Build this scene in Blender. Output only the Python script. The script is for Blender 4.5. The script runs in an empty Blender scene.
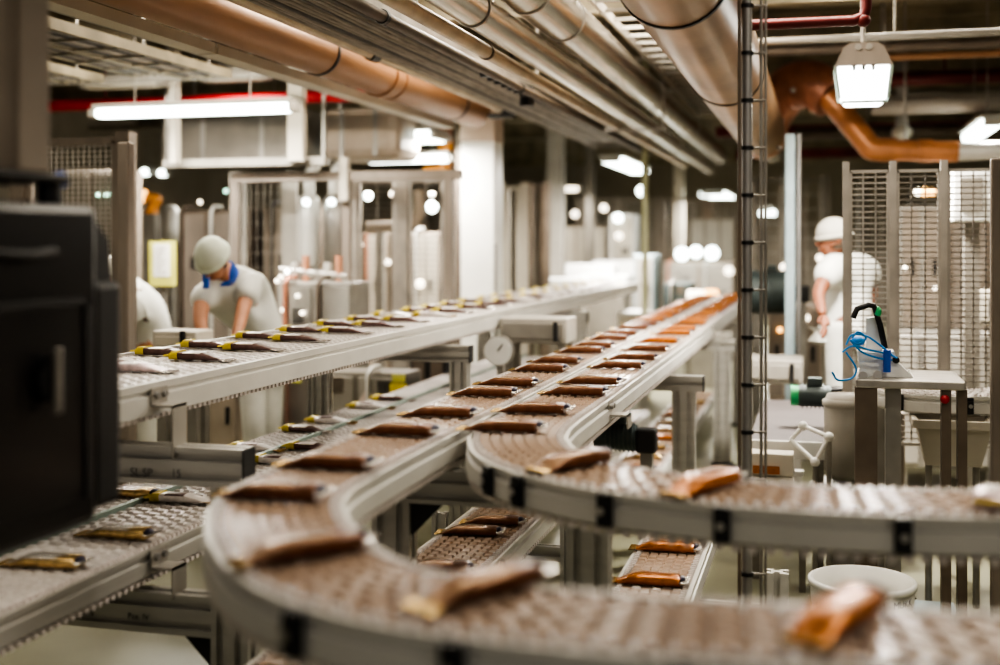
import bpy, bmesh, math, random
from mathutils import Vector, Matrix
random.seed(7)
PI = math.pi
S = bpy.context.scene
COL = S.collection

# ------------------------------------------------------------------ camera model
F, VP, HZ, H = 1200.0, 822.0, 244.0, 1.6
TH = math.atan((VP - 500) / F)
c_, s_ = math.cos(TH), math.sin(TH)

def ray(u, v):
    a = (u - 500) / F
    return Vector((a * c_ - s_, a * s_ + c_, (HZ - v) / F))
def atd(u, v, d):
    r = ray(u, v); return Vector((r.x * d, r.y * d, H + r.z * d))
def onz(u, v, z):
    r = ray(u, v); t = (z - H) / r.z; return Vector((r.x * t, r.y * t, z))
def onx(u, v, X):
    r = ray(u, v); t = X / r.x; return Vector((X, r.y * t, H + r.z * t))
def ony(u, v, Y):
    r = ray(u, v); t = Y / r.y; return Vector((r.x * t, Y, H + r.z * t))
def pix(p):
    r = p[0] * c_ + p[1] * s_; d = -p[0] * s_ + p[1] * c_
    return 500 + F * r / d, HZ + F * (H - p[2]) / d, d
def yd(X, d):            # Y of a line at constant X where the depth is d
    return (d + X * s_) / c_

# ------------------------------------------------------------------ materials
MATS = {}
def mat(name, col, rough=0.5, metal=0.0, var=0.12, scale=6.0, bump=0.0, emit=None, es=0.0, col2=None, stretch=None, alpha=None, trans=0.0, spec=None):
    m = bpy.data.materials.new(name); m.use_nodes = True
    nt = m.node_tree; b = nt.nodes['Principled BSDF']
    tc = nt.nodes.new('ShaderNodeTexCoord'); mp = nt.nodes.new('ShaderNodeMapping')
    nt.links.new(tc.outputs['Object'], mp.inputs['Vector'])
    if stretch: mp.inputs['Scale'].default_value = stretch
    nz = nt.nodes.new('ShaderNodeTexNoise'); nz.inputs['Scale'].default_value = scale; nz.inputs['Detail'].default_value = 4
    nt.links.new(mp.outputs[0], nz.inputs['Vector'])
    rp = nt.nodes.new('ShaderNodeValToRGB')
    c2 = col2 if col2 else tuple(min(1, k * (1 - var * 1.6)) for k in col)
    c1 = col if col2 else tuple(min(1, k * (1 + var)) for k in col)
    rp.color_ramp.elements[0].color = (*c2, 1); rp.color_ramp.elements[1].color = (*c1, 1)
    rp.color_ramp.elements[0].position = 0.32; rp.color_ramp.elements[1].position = 0.68
    nt.links.new(nz.outputs['Fac'], rp.inputs['Fac']); nt.links.new(rp.outputs['Color'], b.inputs['Base Color'])
    b.inputs['Roughness'].default_value = rough; b.inputs['Metallic'].default_value = metal
    if bump:
        bp = nt.nodes.new('ShaderNodeBump'); bp.inputs['Strength'].default_value = bump; bp.inputs['Distance'].default_value = 0.01
        nt.links.new(nz.outputs['Fac'], bp.inputs['Height']); nt.links.new(bp.outputs[0], b.inputs['Normal'])
    if emit:
        b.inputs['Emission Color'].default_value = (*emit, 1); b.inputs['Emission Strength'].default_value = es
    if alpha is not None: b.inputs['Alpha'].default_value = alpha
    if trans: b.inputs['Transmission Weight'].default_value = trans
    if spec is not None: b.inputs['Specular IOR Level'].default_value = spec
    MATS[name] = m
    return m

M = MATS
mat('alu', (.50, .485, .45), .42, .55, .06, 5, stretch=(1, .2, 6))
mat('alu_dark', (.34, .33, .32), .42, .6, .08, 5)
mat('alu_white', (.60, .585, .545), .45, .25, .05, 4)
mat('steel', (.55, .53, .50), .28, .9, .1, 4)
mat('steel_brushed', (.50, .47, .43), .38, .8, .14, 8, stretch=(1, 6, 1))
mat('steel_dull', (.32, .30, .27), .45, .6, .15, 5)
mat('galv', (.36, .335, .295), .42, .65, .2, 9)
mat('duct_silver', (.60, .56, .50), .26, .95, .12, 14, .15, stretch=(1, .15, 1))
mat('pipe_tan', (.29, .15, .075), .4, .35, .10, 6, stretch=(1, .3, 1))
mat('pipe_orange', (.52, .225, .10), .32, .25, .15, 6)
mat('duct_tan', (.36, .22, .12), .36, .45, .16, 5, stretch=(1, .4, 1))
mat('copper', (.50, .22, .14), .35, .3, .2, 7)
mat('conduit_tan', (.42, .34, .24), .4, .5, .12, 6)
mat('conduit_dark', (.11, .085, .065), .5, .4, .15, 6)
mat('tray_grey', (.22, .195, .165), .5, .5, .2, 7)
mat('cable_grey', (.24, .21, .175), .6, 0, .25, 20, stretch=(8, .3, 8))
mat('cable_dark', (.06, .055, .05), .6, 0, .2, 10)
mat('trunk_white', (.55, .51, .43), .5, 0, .05, 4)
mat('red', (.42, .015, .022), .4, 0, .12, 6)
mat('red_dark', (.13, .012, .012), .45, 0, .15, 6)
mat('joist', (.25, .215, .15), .6, .2, .25, 4)
mat('ceiling', (.20, .17, .115), .8, 0, .3, 2)
mat('black', (.012, .012, .013), .5, 0, .2, 8)
mat('black_gloss', (.018, .016, .016), .28, 0, .35, 3, .05)
mat('black_soft', (.022, .021, .021), .55, 0, .3, 3)
mat('grey_paint', (.21, .19, .16), .5, .1, .1, 5)
mat('post_grey', (.25, .21, .175), .5, .2, .15, 5, stretch=(1, 1, .3))
mat('grey_light', (.36, .335, .295), .5, .1, .08, 5)
mat('beige', (.33, .275, .22), .55, .05, .1, 4)
mat('cream', (.52, .475, .395), .55, 0, .06, 3)
mat('white', (.80, .79, .75), .5, 0, .04, 4)
mat('white_gloss', (.82, .82, .80), .25, 0, .04, 4)
mat('column', (.93, .92, .87), .5, 0, .05, 3)
mat('column_top', (.56, .45, .36), .6, 0, .06, 3)
mat('fence', (.46, .42, .37), .38, .5, .12, 6)
mat('fence_dark', (.16, .125, .095), .5, .3, .15, 6)
mat('wire', (.30, .27, .235), .4, .6, .1, 8)
mat('wire_light', (.52, .48, .43), .4, .5, .1, 8)
mat('belt_tan', (.42, .305, .225), .25, 0, .14, 5, col2=(.345, .245, .18))
mat('belt_base', (.15, .08, .045), .5, 0, .1, 5)
mat('belt_grey', (.56, .52, .49), .28, 0, .1, 5)
mat('belt_grey_base', (.24, .21, .19), .5, 0, .1, 5)
mat('deck_mauve', (.115, .10, .10), .55, 0, .1, 4)
mat('chain_white', (.66, .60, .57), .35, 0, .08, 12)
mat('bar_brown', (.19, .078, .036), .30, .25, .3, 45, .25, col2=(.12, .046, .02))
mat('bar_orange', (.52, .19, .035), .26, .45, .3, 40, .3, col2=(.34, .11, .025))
mat('bar_top_lit', (.29, .16, .08), .26, .45, .3, 35, .3, col2=(.24, .13, .065))  # paler brown for upward faces, reflected overhead light put into the colour
mat('bar_gold', (.62, .44, .20), .26, .8, .3, 40, .4)
mat('bar_silver', (.80, .77, .74), .22, .75, .15, 60, .4)
mat('bar_blue', (.035, .03, .06), .3, .3, .2, 30)
mat('bar_plum', (.15, .09, .08), .28, .4, .3, 40, .3, col2=(.08, .042, .035))
mat('bar_yellow', (.66, .53, .06), .32, .1, .15, 30)
mat('bar_white', (.80, .75, .72), .28, .2, .1, 30, .2)
mat('bar_pink', (.62, .50, .50), .28, .3, .2, 30, .3)
mat('skin', (.46, .22, .13), .5, 0, .08, 14)
mat('skin_dark', (.22, .085, .045), .5, 0, .1, 14)
mat('cloth_white', (.62, .62, .58), .8, 0, .05, 9, .25)
mat('cap_green', (.60, .64, .54), .75, 0, .05, 9)
mat('cap_white', (.50, .48, .43), .75, 0, .05, 9)
mat('cloth_grey', (.55, .54, .52), .8, 0, .06, 9)
mat('blue', (.03, .12, .55), .45, 0, .12, 9)
mat('blue_bright', (.03, .30, .75), .35, 0, .12, 9)
mat('blue_pale', (.38, .48, .52), .45, .2, .1, 6)
mat('green', (.05, .45, .16), .45, 0, .1, 9)
mat('motor_green', (.065, .085, .085), .5, .1, .15, 9)
mat('yellow', (.80, .66, .03), .5, 0, .05, 6)
mat('yellow_edge', (.62, .60, .14), .5, 0, .1, 6)
mat('orange', (.75, .30, .05), .45, 0, .12, 6)
mat('pale_yellow', (.48, .48, .30), .5, .1, .1, 6)
mat('pink_sign', (.60, .50, .45), .5, 0, .04, 6)
mat('green_trim', (.24, .30, .26), .45, .2, .1, 6)
mat('wall', (.30, .26, .215), .8, 0, .1, 1.2)
mat('floor', (.27, .265, .185), .32, 0, .10, 1.6, col2=(.215, .21, .145))
mat('ink', (.03, .03, .03), .6, 0, .1, 8)
mat('shoe', (.55, .55, .53), .6, 0, .1, 9)
mat('lamp_white', (.9, .95, .92), .4, 0, .02, 4, emit=(.90, 1.0, .93), es=9)
mat('lamp_flood', (.95, .97, .95), .4, 0, .02, 4, emit=(.96, 1.0, .97), es=10)
mat('lamp_warm', (.95, .9, .8), .4, 0, .02, 4, emit=(1.0, .88, .70), es=3.2)
mat('lamp_green', (.6, .9, .75), .4, 0, .02, 4, emit=(.55, 1.0, .78), es=2.2)
mat('lamp_amber', (.9, .5, .15), .4, 0, .02, 4, emit=(1.0, .50, .14), es=3.2)
mat('glass', (.80, .84, .83), .08, 0, .02, 4, alpha=.16)
mat('screen', (.30, .36, .38), .25, 0, .2, 9, emit=(.75, .85, .88), es=.5)

# ------------------------------------------------------------------ mesh builder
class MB:
    def __init__(s): s.v = []; s.f = []; s.mi = []; s.sm = []
    def add(s, vs, fs, mi=0, smooth=False):
        b = len(s.v); s.v += [tuple(x) for x in vs]
        for f in fs: s.f.append(tuple(b + i for i in f)); s.mi.append(mi); s.sm.append(smooth)
        return s
    def box(s, x0, x1, y0, y1, z0, z1, mi=0, bev=0.0):
        if bev <= 0:
            vs = [(x0,y0,z0),(x1,y0,z0),(x1,y1,z0),(x0,y1,z0),(x0,y0,z1),(x1,y0,z1),(x1,y1,z1),(x0,y1,z1)]
            s.add(vs, [(3,2,1,0),(4,5,6,7),(0,1,5,4),(1,2,6,5),(2,3,7,6),(3,0,4,7)], mi)
        else:
            bm = bmesh.new(); bmesh.ops.create_cube(bm, size=1)
            for v in bm.verts: v.co = Vector(((x0+x1)/2 + v.co.x*(x1-x0), (y0+y1)/2 + v.co.y*(y1-y0), (z0+z1)/2 + v.co.z*(z1-z0)))
            bmesh.ops.bevel(bm, geom=bm.edges[:], offset=min(bev, .45*min(abs(x1-x0), abs(y1-y0), abs(z1-z0))), segments=2, affect='EDGES', profile=.5)
            bm.verts.index_update()
            s.add([v.co for v in bm.verts], [[v.index for v in f.verts] for f in bm.faces], mi); bm.free()
        return s
    def cbox(s, c, w, dy, h, mi=0, bev=0.0):
        return s.box(c[0]-w/2, c[0]+w/2, c[1]-dy/2, c[1]+dy/2, c[2]-h/2, c[2]+h/2, mi, bev)
    def bar(s, p, q, w, h=None, up=(0,0,1), mi=0):
        p, q = Vector(p), Vector(q); h = h or w
        t = (q-p).normalized(); u = Vector(up)
        if abs(t.dot(u)) > .98: u = Vector((0,1,0))
        n = t.cross(u).normalized(); u = n.cross(t).normalized()
        vs = [a + n*i*w/2 + u*j*h/2 for a in (p, q) for i, j in ((-1,-1),(1,-1),(1,1),(-1,1))]
        return s.add(vs, [(0,1,2,3),(7,6,5,4),(0,4,5,1),(1,5,6,2),(2,6,7,3),(3,7,4,0)], mi)
    def tube(s, pts, r, seg=12, mi=0, cap=True, rs=None):
        pts = [Vector(p) for p in pts]; n = len(pts); rings = []
        t0 = (pts[1]-pts[0]).normalized()
        u = Vector((0,0,1)) if abs(t0.z) < .9 else Vector((0,1,0))
        nrm = t0.cross(u).normalized()
        for i, p in enumerate(pts):
            t = ((pts[min(i+1,n-1)]-p).normalized() + (p-pts[max(i-1,0)]).normalized()).normalized() if 0 < i < n-1 else ((pts[1]-pts[0]).normalized() if i == 0 else (pts[-1]-pts[-2]).normalized())
            nrm = (nrm - t*nrm.dot(t)).normalized(); b = t.cross(nrm)
            rr = rs[i] if rs else r
            rings.append([p + (nrm*math.cos(2*PI*k/seg) + b*math.sin(2*PI*k/seg))*rr for k in range(seg)])
        vs = [v for R in rings for v in R]; fs = []
        for i in range(n-1):
            for k in range(seg):
                a, d = i*seg+k, i*seg+(k+1)%seg
                fs.append((a, d, d+seg, a+seg))
        s.add(vs, fs, mi, True)
        if cap:
            s.add(rings[0], [tuple(range(seg))[::-1]], mi); s.add(rings[-1], [tuple(range(seg))], mi)
        return s
    def lathe(s, prof, c=(0,0,0), seg=32, mi=0):
        vs = []; fs = []; n = len(prof)
        for r, z in prof:
            vs += [(c[0]+r*math.cos(2*PI*k/seg), c[1]+r*math.sin(2*PI*k/seg), c[2]+z) for k in range(seg)]
        for i in range(n-1):
            for k in range(seg):
                a, d = i*seg+k, i*seg+(k+1)%seg; fs.append((a, d, d+seg, a+seg))
        return s.add(vs, fs, mi, True)
    def ball(s, c, rx, ry=None, rz=None, seg=18, mi=0, lo=-1.0, hi=1.0):
        ry = ry or rx; rz = rz or rx; n = 10
        vs = []; fs = []
        for i in range(n+1):
            z = math.asin(lo) + (math.asin(hi)-math.asin(lo))*i/n
            for k in range(seg):
                a = 2*PI*k/seg
                vs.append((c[0]+rx*math.cos(z)*math.cos(a), c[1]+ry*math.cos(z)*math.sin(a), c[2]+rz*math.sin(z)))
        for i in range(n):
            for k in range(seg):
                a, d = i*seg+k, i*seg+(k+1)%seg; fs.append((a, d, d+seg, a+seg))
        return s.add(vs, fs, mi, True)
    def prism(s, poly, axis, a0, a1, mi=0):
        def P(p, a): return {'x': (a, p[0], p[1]), 'y': (p[0], a, p[1]), 'z': (p[0], p[1], a)}[axis]
        n = len(poly); vs = [P(p, a0) for p in poly] + [P(p, a1) for p in poly]
        fs = [tuple(range(n))[::-1], tuple(range(n, 2*n))] + [(i, (i+1)%n, n+(i+1)%n, n+i) for i in range(n)]
        return s.add(vs, fs, mi)
    def xform(s, mtx):
        s.v = [tuple(mtx @ Vector(p)) for p in s.v]; return s

def wloc(o):
    p = Vector(o.location)
    while o.parent: o = o.parent; p = p + Vector(o.location)
    return p
def build(name, mb, m, parent=None, world=True, label=None):
    """one mesh object; coordinates given in the world are moved into the parent's space"""
    off = wloc(parent) if (parent and world) else Vector((0, 0, 0))
    me = bpy.data.meshes.new(name)
    me.from_pydata([tuple(Vector(p) - off) for p in mb.v], [], mb.f)
    ms = m if isinstance(m, (list, tuple)) else [m]
    for k in ms: me.materials.append(M[k])
    me.polygons.foreach_set('material_index', mb.mi); me.polygons.foreach_set('use_smooth', mb.sm)
    me.validate(); 
    bm = bmesh.new(); bm.from_mesh(me); bmesh.ops.recalc_face_normals(bm, faces=bm.faces[:]); bm.to_mesh(me); bm.free()
    o = bpy.data.objects.new(name, me); COL.objects.link(o); o.parent = parent
    if label: o['label'] = label
    return o
def thing(name, label, cat, loc=(0, 0, 0), group=None, rotz=0.0):
    o = bpy.data.objects.new(name, None); COL.objects.link(o); o.empty_display_size = .1
    o.location = loc; o.rotation_euler = (0, 0, rotz); o['label'] = label; o['category'] = cat
    if group: o['group'] = group
    return o
def tag(o, label, cat, group=None):
    o['label'] = label; o['category'] = cat
    if group: o['group'] = group
    return o
def struct(name, mb, m):
    o = build(name, mb, m); o['kind'] = 'structure'; return o
def text(txt, loc, size, parent, rot=(PI/2, 0, 0), m='ink', name='lettering', sx=1.0):
    cu = bpy.data.curves.new(name, 'FONT'); cu.body = txt; cu.size = size; cu.extrude = .0004; cu.align_x = 'CENTER'; cu.align_y = 'CENTER'
    t = bpy.data.objects.new(name + '_tmp', cu); COL.objects.link(t)
    bpy.context.view_layer.update()
    me = bpy.data.meshes.new_from_object(t.evaluated_get(bpy.context.evaluated_depsgraph_get()))
    COL.objects.unlink(t); bpy.data.objects.remove(t)
    me.materials.clear(); me.materials.append(M[m])
    o = bpy.data.objects.new(name, me); COL.objects.link(o); o.parent = parent
    o.location = Vector(loc) - (wloc(parent) if parent else Vector()); o.rotation_euler = rot; o.scale = (sx, 1, 1)
    return o
def copy_tree(o, parent=None):
    c = o.copy(); COL.objects.link(c); c.parent = parent
    for ch in list(o.children): copy_tree(ch, c)
    return c
ORD = ['first','second','third','fourth','fifth','sixth','seventh','eighth','ninth','tenth','eleventh','twelfth','thirteenth','fourteenth','fifteenth','sixteenth','seventeenth','eighteenth','nineteenth','twentieth','twenty-first','twenty-second','twenty-third','twenty-fourth','twenty-fifth','twenty-sixth']

# ------------------------------------------------------------------ the room
struct('floor', MB().box(-9, 7, -1.5, 27, -.1, 0), 'floor')
struct('ceiling', MB().box(-9, 7, -1.5, 27, 3.45, 3.6), 'ceiling')
struct('wall_back', MB().box(-9, 7, 27, 27.2, 0, 3.45), 'wall')
struct('wall_left', MB().box(-9.2, -9, -1.5, 27, 0, 3.45), 'wall')
struct('wall_right', MB().box(7, 7.2, -1.5, 27, 0, 3.45), 'wall')
for i, y in enumerate([3.2, 4.6, 6.2, 7.9, 9.9, 12, 14.5, 17, 20, 23]):
    j = MB()
    j.box(-9, 7, y-.07, y+.07, 3.13, 3.15); j.box(-9, 7, y-.07, y+.07, 3.37, 3.45); j.box(-9, 7, y-.012, y+.012, 3.15, 3.37)
    struct('trim_%d' % (i+1), j, 'joist')

# ------------------------------------------------------------------ conveyors
def resample(pts, step):
    P = [Vector((p[0], p[1])) for p in pts]
    out = [P[0].copy()]; acc = 0.0
    for a, b in zip(P, P[1:]):
        L = (b-a).length
        if L < 1e-9: continue
        pos = step - acc
        while pos <= L:
            out.append(a + (b-a)*(pos/L)); pos += step
        acc = L - (pos - step)
    return out
def tangents(P):
    n = len(P); T = []
    for i in range(n):
        T.append((P[min(i+1, n-1)] - P[max(i-1, 0)]).normalized())
    return T
def catmull(pts, n=14):
    P = [Vector(p) for p in pts]; P = [2*P[0]-P[1]] + P + [2*P[-1]-P[-2]]; out = []
    for i in range(1, len(P)-2):
        for k in range(n):
            t = k/n; a, b, c, d = P[i-1], P[i], P[i+1], P[i+2]
            out.append(.5*((2*b) + (-a+c)*t + (2*a-5*b+4*c-d)*t*t + (-a+3*b-3*c+d)*t**3))
    out.append(P[-2]); return out

def sweep(mb, P, T, side, off, prof, z, mi=0, closed=True):
    n = len(prof); vs = []
    for p, t in zip(P, T):
        nr = Vector((-t.y, t.x))*side
        for o, h in prof:
            q = p + nr*(off + o); vs.append((q.x, q.y, z + h))
    fs = [(i*n+k, i*n+(k+1)%n, (i+1)*n+(k+1)%n, (i+1)*n+k) for i in range(len(P)-1) for k in range(n if closed else n-1)]
    mb.add(vs, fs, mi)
    if closed:
        mb.add(vs[:n], [tuple(range(n))], mi); mb.add(vs[-n:], [tuple(range(n))[::-1]], mi)
    return mb
RAILP = [(-.012, -.012), (.006, -.012), (.006, -.005), (.016, -.005), (.016, -.020), (.008, -.024), (.008, -.034), (.018, -.038), (.020, -.080), (.008, -.087), (-.012, -.087)]
RAILT = [(.0, .010), (.016, .010), (.016, -.012), (.010, -.016), (.010, -.026), (.016, -.030), (.016, -.092), (.0, -.096)]

def conveyor(name, label, pts, z, w, belt='belt_tan', base='belt_base', pitch=.054, rails='LR', group=None, prof=RAILP, rail_mat='alu_white', lanes=1, chain=True):
    fine = resample(pts, .03); T = tangents(fine)
    mid = fine[len(fine)//2]
    root = thing(name, label, 'conveyor', (mid.x, mid.y, 0), group)
    P = resample(pts, pitch); TT = tangents(P)
    b = MB()
    sweep(b, fine, T, 1, -w/2, [(0, -.014), (w, -.014), (w, -.030), (0, -.030)], z, 1)
    edge = {1: MB(), -1: MB()}
    for i, (p, t) in enumerate(zip(P, TT)):
        nr = Vector((-t.y, t.x))
        def corner(a, l, h): q = p + t*a + nr*l; return (q.x, q.y, z + h)
        k = pitch*.47; ww = w/2 - .016; nl = max(5, int(ww*2/.030)); lw = 2*ww/nl
        vs = [corner(-k, -ww, -.016), corner(k, -ww, -.016), corner(k, ww, -.016), corner(-k, ww, -.016), corner(-k*.8, -ww, -.007), corner(k*.8, -ww, -.007), corner(k*.8, ww, -.007), corner(-k*.8, ww, -.007)]
        b.add(vs, [(3,2,1,0),(4,5,6,7),(0,1,5,4),(1,2,6,5),(2,3,7,6),(3,0,4,7)])
        for m_ in range(nl):       # interlocking finger of the modular belt
            l0 = -ww + lw*m_ + .002; l1 = l0 + lw - .004; sh = pitch*(.13 if m_ % 2 else -.13)
            vs = [corner(sh-k*.80, l0, -.008), corner(sh+k*.80, l0, -.008), corner(sh+k*.80, l1, -.008), corner(sh-k*.80, l1, -.008),
                  corner(sh-k*.42, l0+.003, 0), corner(sh+k*.42, l0+.003, 0), corner(sh+k*.42, l1-.003, 0), corner(sh-k*.42, l1-.003, 0)]
            b.add(vs, [(4,5,6,7),(0,1,5,4),(1,2,6,5),(2,3,7,6),(3,0,4,7)])
        for sd in (1, -1):
            for q0 in (-.5, 0.0):
                a0 = pitch*(q0+.06); a1 = pitch*(q0+.40); l0 = sd*(w/2-.016 - (.004 if q0 else .0)); l1 = sd*(w/2-.001); am = (a0+a1)/2
                vs = [corner(a0, l0, -.014), corner(a1, l0, -.014), corner(a1, l1, -.014), corner(a0, l1, -.014),
                      corner(am-.004, l0, .003), corner(am+.004, l0, .003), corner(am+.004, l1, .003), corner(am-.004, l1, .003)]
                edge[sd].add(vs, [(3,2,1,0),(4,5,6,7),(0,1,5,4),(1,2,6,5),(2,3,7,6),(3,0,4,7)])
    build('belt', b, [belt, base], root)
    for sd in (1, -1): build('chain_edge', edge[sd], 'chain_white', root)
    rl = {}
    for nm, sd in (('L', 1), ('R', -1)):
        if nm in rails:
            rl[nm] = build('side_rail', sweep(MB(), fine, T, sd, w/2, prof, z), rail_mat, root)
    if chain:       # the belt's return run, its teeth hang below the rails
        rc = MB()
        Q = resample(pts, .032); TQ = tangents(Q)
        sweep(rc, fine, T, 1, -w/2+.01, [(0, -.090), (w-.02, -.090), (w-.02, -.095), (0, -.095)], z)
        for p, t in zip(Q, TQ):
            nr = Vector((-t.y, t.x))
            for sd in (1, -1):
                c = p + nr*sd*(w/2+.004)
                a, d = t*.011, nr*.012
                vs = [(*(c-a-d), z-.089), (*(c+a-d), z-.089), (*(c+a+d), z-.089), (*(c-a+d), z-.089), (*(c-a*.5-d), z-.103), (*(c+a*.5-d), z-.103), (*(c+a*.5+d), z-.103), (*(c-a*.5+d), z-.103)]
                rc.add(vs, [(3,2,1,0),(4,5,6,7),(0,1,5,4),(1,2,6,5),(2,3,7,6),(3,0,4,7)])
        build('return_chain', rc, 'chain_white', root)
    return dict(root=root, P=fine, T=T, z=z, w=w, rails=rl)

def clip_at(cv, u, side, vmin=0, vmax=2000, big=1.0):
    """black rail clip with a pale screw on the outer face of the rail, at the place seen near column u"""
    best = None
    for p, t in zip(cv['P'], cv['T']):
        q = p + Vector((-t.y, t.x))*side*(cv['w']/2+.024)
        uu, vv, d = pix((q.x, q.y, cv['z']-.05))
        if d < .3 or not (vmin < vv < vmax): continue
        if best is None or abs(uu-u) < best[0]: best = (abs(uu-u), q, t)
    _, q, t = best
    nr = Vector((-t.y, t.x))*side; z = cv['z']
    rail = cv['rails']['L' if side == 1 else 'R']
    m = MB()
    def blk(mb, a, n0, n1, z0, z1):
        vs = [(*(q + t*i*a + nr*nn), zz) for zz in (z0, z1) for i, nn in ((-1, n0), (1, n0), (1, n1), (-1, n1))]
        mb.add(vs, [(3,2,1,0),(4,5,6,7),(0,1,5,4),(1,2,6,5),(2,3,7,6),(3,0,4,7)])
    blk(m, .017*big, -.004, .012, z-.080, z-.008); blk(m, .012*big, .012, .019, z-.064, z-.024)
    k = build('rail_clip', m, 'black', rail)
    sc = MB(); c = q + nr*.019
    sc.tube([(*c, z-.044), (*(c+nr*.005), z-.044)], .009*big, 10)
    build('screw', sc, 'steel', k)

ZB, ZA, ZF, Z1 = 1.04, 1.17, .68, .46
# left lane of the middle pair: straight, then round the bend and away to the right
XL = -1.20
spl = catmull([(XL, 3.2), (-1.196, 2.8), (-1.172, 2.5), (-1.085, 2.27), (-.94, 2.05), (-.825, 1.925), (-.69, 1.84), (-.53, 1.795), (-.30, 1.78), (0, 1.80), (.3, 1.835), (.8, 1.91), (1.6, 2.04)])
left_pts = [(XL, 13.3), (XL, 3.4)] + [tuple(p) for p in spl]
CL = conveyor('belt_conveyor', 'left lane of the middle conveyor pair, curving across the front of the view', left_pts, ZB, .262, group='middle conveyor pair')
XR = -.89
sp = catmull([(-.89, 3.75), (-.880, 3.55), (-.845, 3.35), (-.765, 3.15), (-.64, 2.985), (-.46, 2.86), (-.25, 2.785), (0, 2.76), (.35, 2.80), (.8, 2.93), (1.6, 3.2)])
right_pts = [(XR, 13.3), (XR, 4.2)] + [tuple(p) for p in sp]
CR = conveyor('belt_conveyor', 'right lane of the middle conveyor pair, curving off to the right edge', right_pts, ZB, .262, group='middle conveyor pair')
for u in (303, 457, 695): clip_at(CL, u, -1, 560, 720)
clip_at(CL, 232, -1, 500, 640)
for u in (517, 605, 730, 905): clip_at(CR, u, -1, 470, 620)
clip_at(CR, 487, -1, 440, 560)
# inner rail knobs at the start of the left bend
def knob_on(cv, side, q, z, r, ln, nrm, root):
    k = MB(); k.tube([(q[0], q[1], z), (q[0]+nrm[0]*ln, q[1]+nrm[1]*ln, z)], r, 12); k.tube([(q[0]+nrm[0]*ln, q[1]+nrm[1]*ln, z), (q[0]+nrm[0]*ln*1.5, q[1]+nrm[1]*ln*1.5, z)], r*.55, 10)
    return build('clamp_knob', k, 'black', root)
for (u, v, r) in ((336, 503, .016), (322, 512, .008)):
    q = onx(u, v, -1.045); knob_on(CL, 1, (q.x, q.y), ZB - .05, r, .014, (1, 0), CL['root'])
# wide straight conveyor on the left
CA = conveyor('belt_conveyor', 'high wide conveyor on the left carrying two rows of yellow-tipped bars', [(-2.28, 13.2), (-2.28, 3.05)], ZA, .60, 'belt_grey', 'belt_grey_base', prof=[(0,.010),(.020,.010),(.020,-.014),(.012,-.018),(.012,-.026),(.024,-.030),(.024,-.088),(.008,-.092),(0,-.092)])
CF = conveyor('belt_conveyor', 'low wide conveyor at lower left, under the high one', [(-2.28, 9.6), (-2.28, 1.5)], ZF, .60, 'belt_grey', 'belt_grey_base', rail_mat='alu')
dv = MB().box(-2.36, -2.34, 1.5, 9.6, ZF-.005, ZF+.014); build('centre_rail', dv, 'green_trim', CF['root'], label='thin green-grey divider between two lanes')
C1 = conveyor('belt_conveyor', 'low narrow conveyor below the middle pair with brown bars', [(-1.30, 8.2), (-1.30, 3.62)], Z1, .30, pitch=.05)
C2 = conveyor('belt_conveyor', 'short low conveyor seen under the right bend, one bar in view', [(-.56, 5.5), (-.56, 3.72)], .43, .24, pitch=.05)
C3 = conveyor('belt_conveyor', 'floor-level conveyor behind the grey posts, loaded with shiny bars', [(-1.12, 11.5), (-1.12, 6.6)], .20, .30, pitch=.06, chain=False)
C4 = conveyor('belt_conveyor', 'stub of a low conveyor under the left bend, at the bottom edge', [(-1.38, 3.28), (-1.38, 2.3)], Z1, .24, pitch=.05)
clip_at(C1, 500, 1, 500, 700, 1.0)
# joint plates on the straight beams, with two bolts
def joint(cv, side, X, Y, z, drop, name='mounting_bracket', parent=None):
    """folded bracket: bolted to the rail, standing on the cross beam below"""
    root = cv['root']; sx = side
    b = MB()
    b.box(X, X+sx*.006, Y-.045, Y+.045, z-.055, z-.006); b.box(X, X+sx*.075, Y-.04, Y+.04, z-.062, z-.055)
    b.box(X+sx*.069, X+sx*.075, Y-.04, Y+.04, z-.055-drop, z-.055)
    o = build(name, b, 'grey_light', root)
    for dy in (-.022, .022):
        t = MB(); t.tube([(X+sx*.006, Y+dy, z-.028), (X+sx*.018, Y+dy, z-.028)], .011, 6)
        build('bolt', t, 'alu_dark', o)
p = onx(158, 420, -1.956); joint(CA, 1, -1.956, p.y, ZA, .16)
p = onx(158, 552, -1.956); joint(CF, 1, -1.956, p.y, ZF, .094)
YFR = onx(168, 455, -1.9).y
p = onx(610, 430, -.745); joint(CR, 1, -.747, p.y, ZB, .05)
p = onx(712, 345, -.745); joint(CR, 1, -.747, p.y, ZB, .09)

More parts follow.
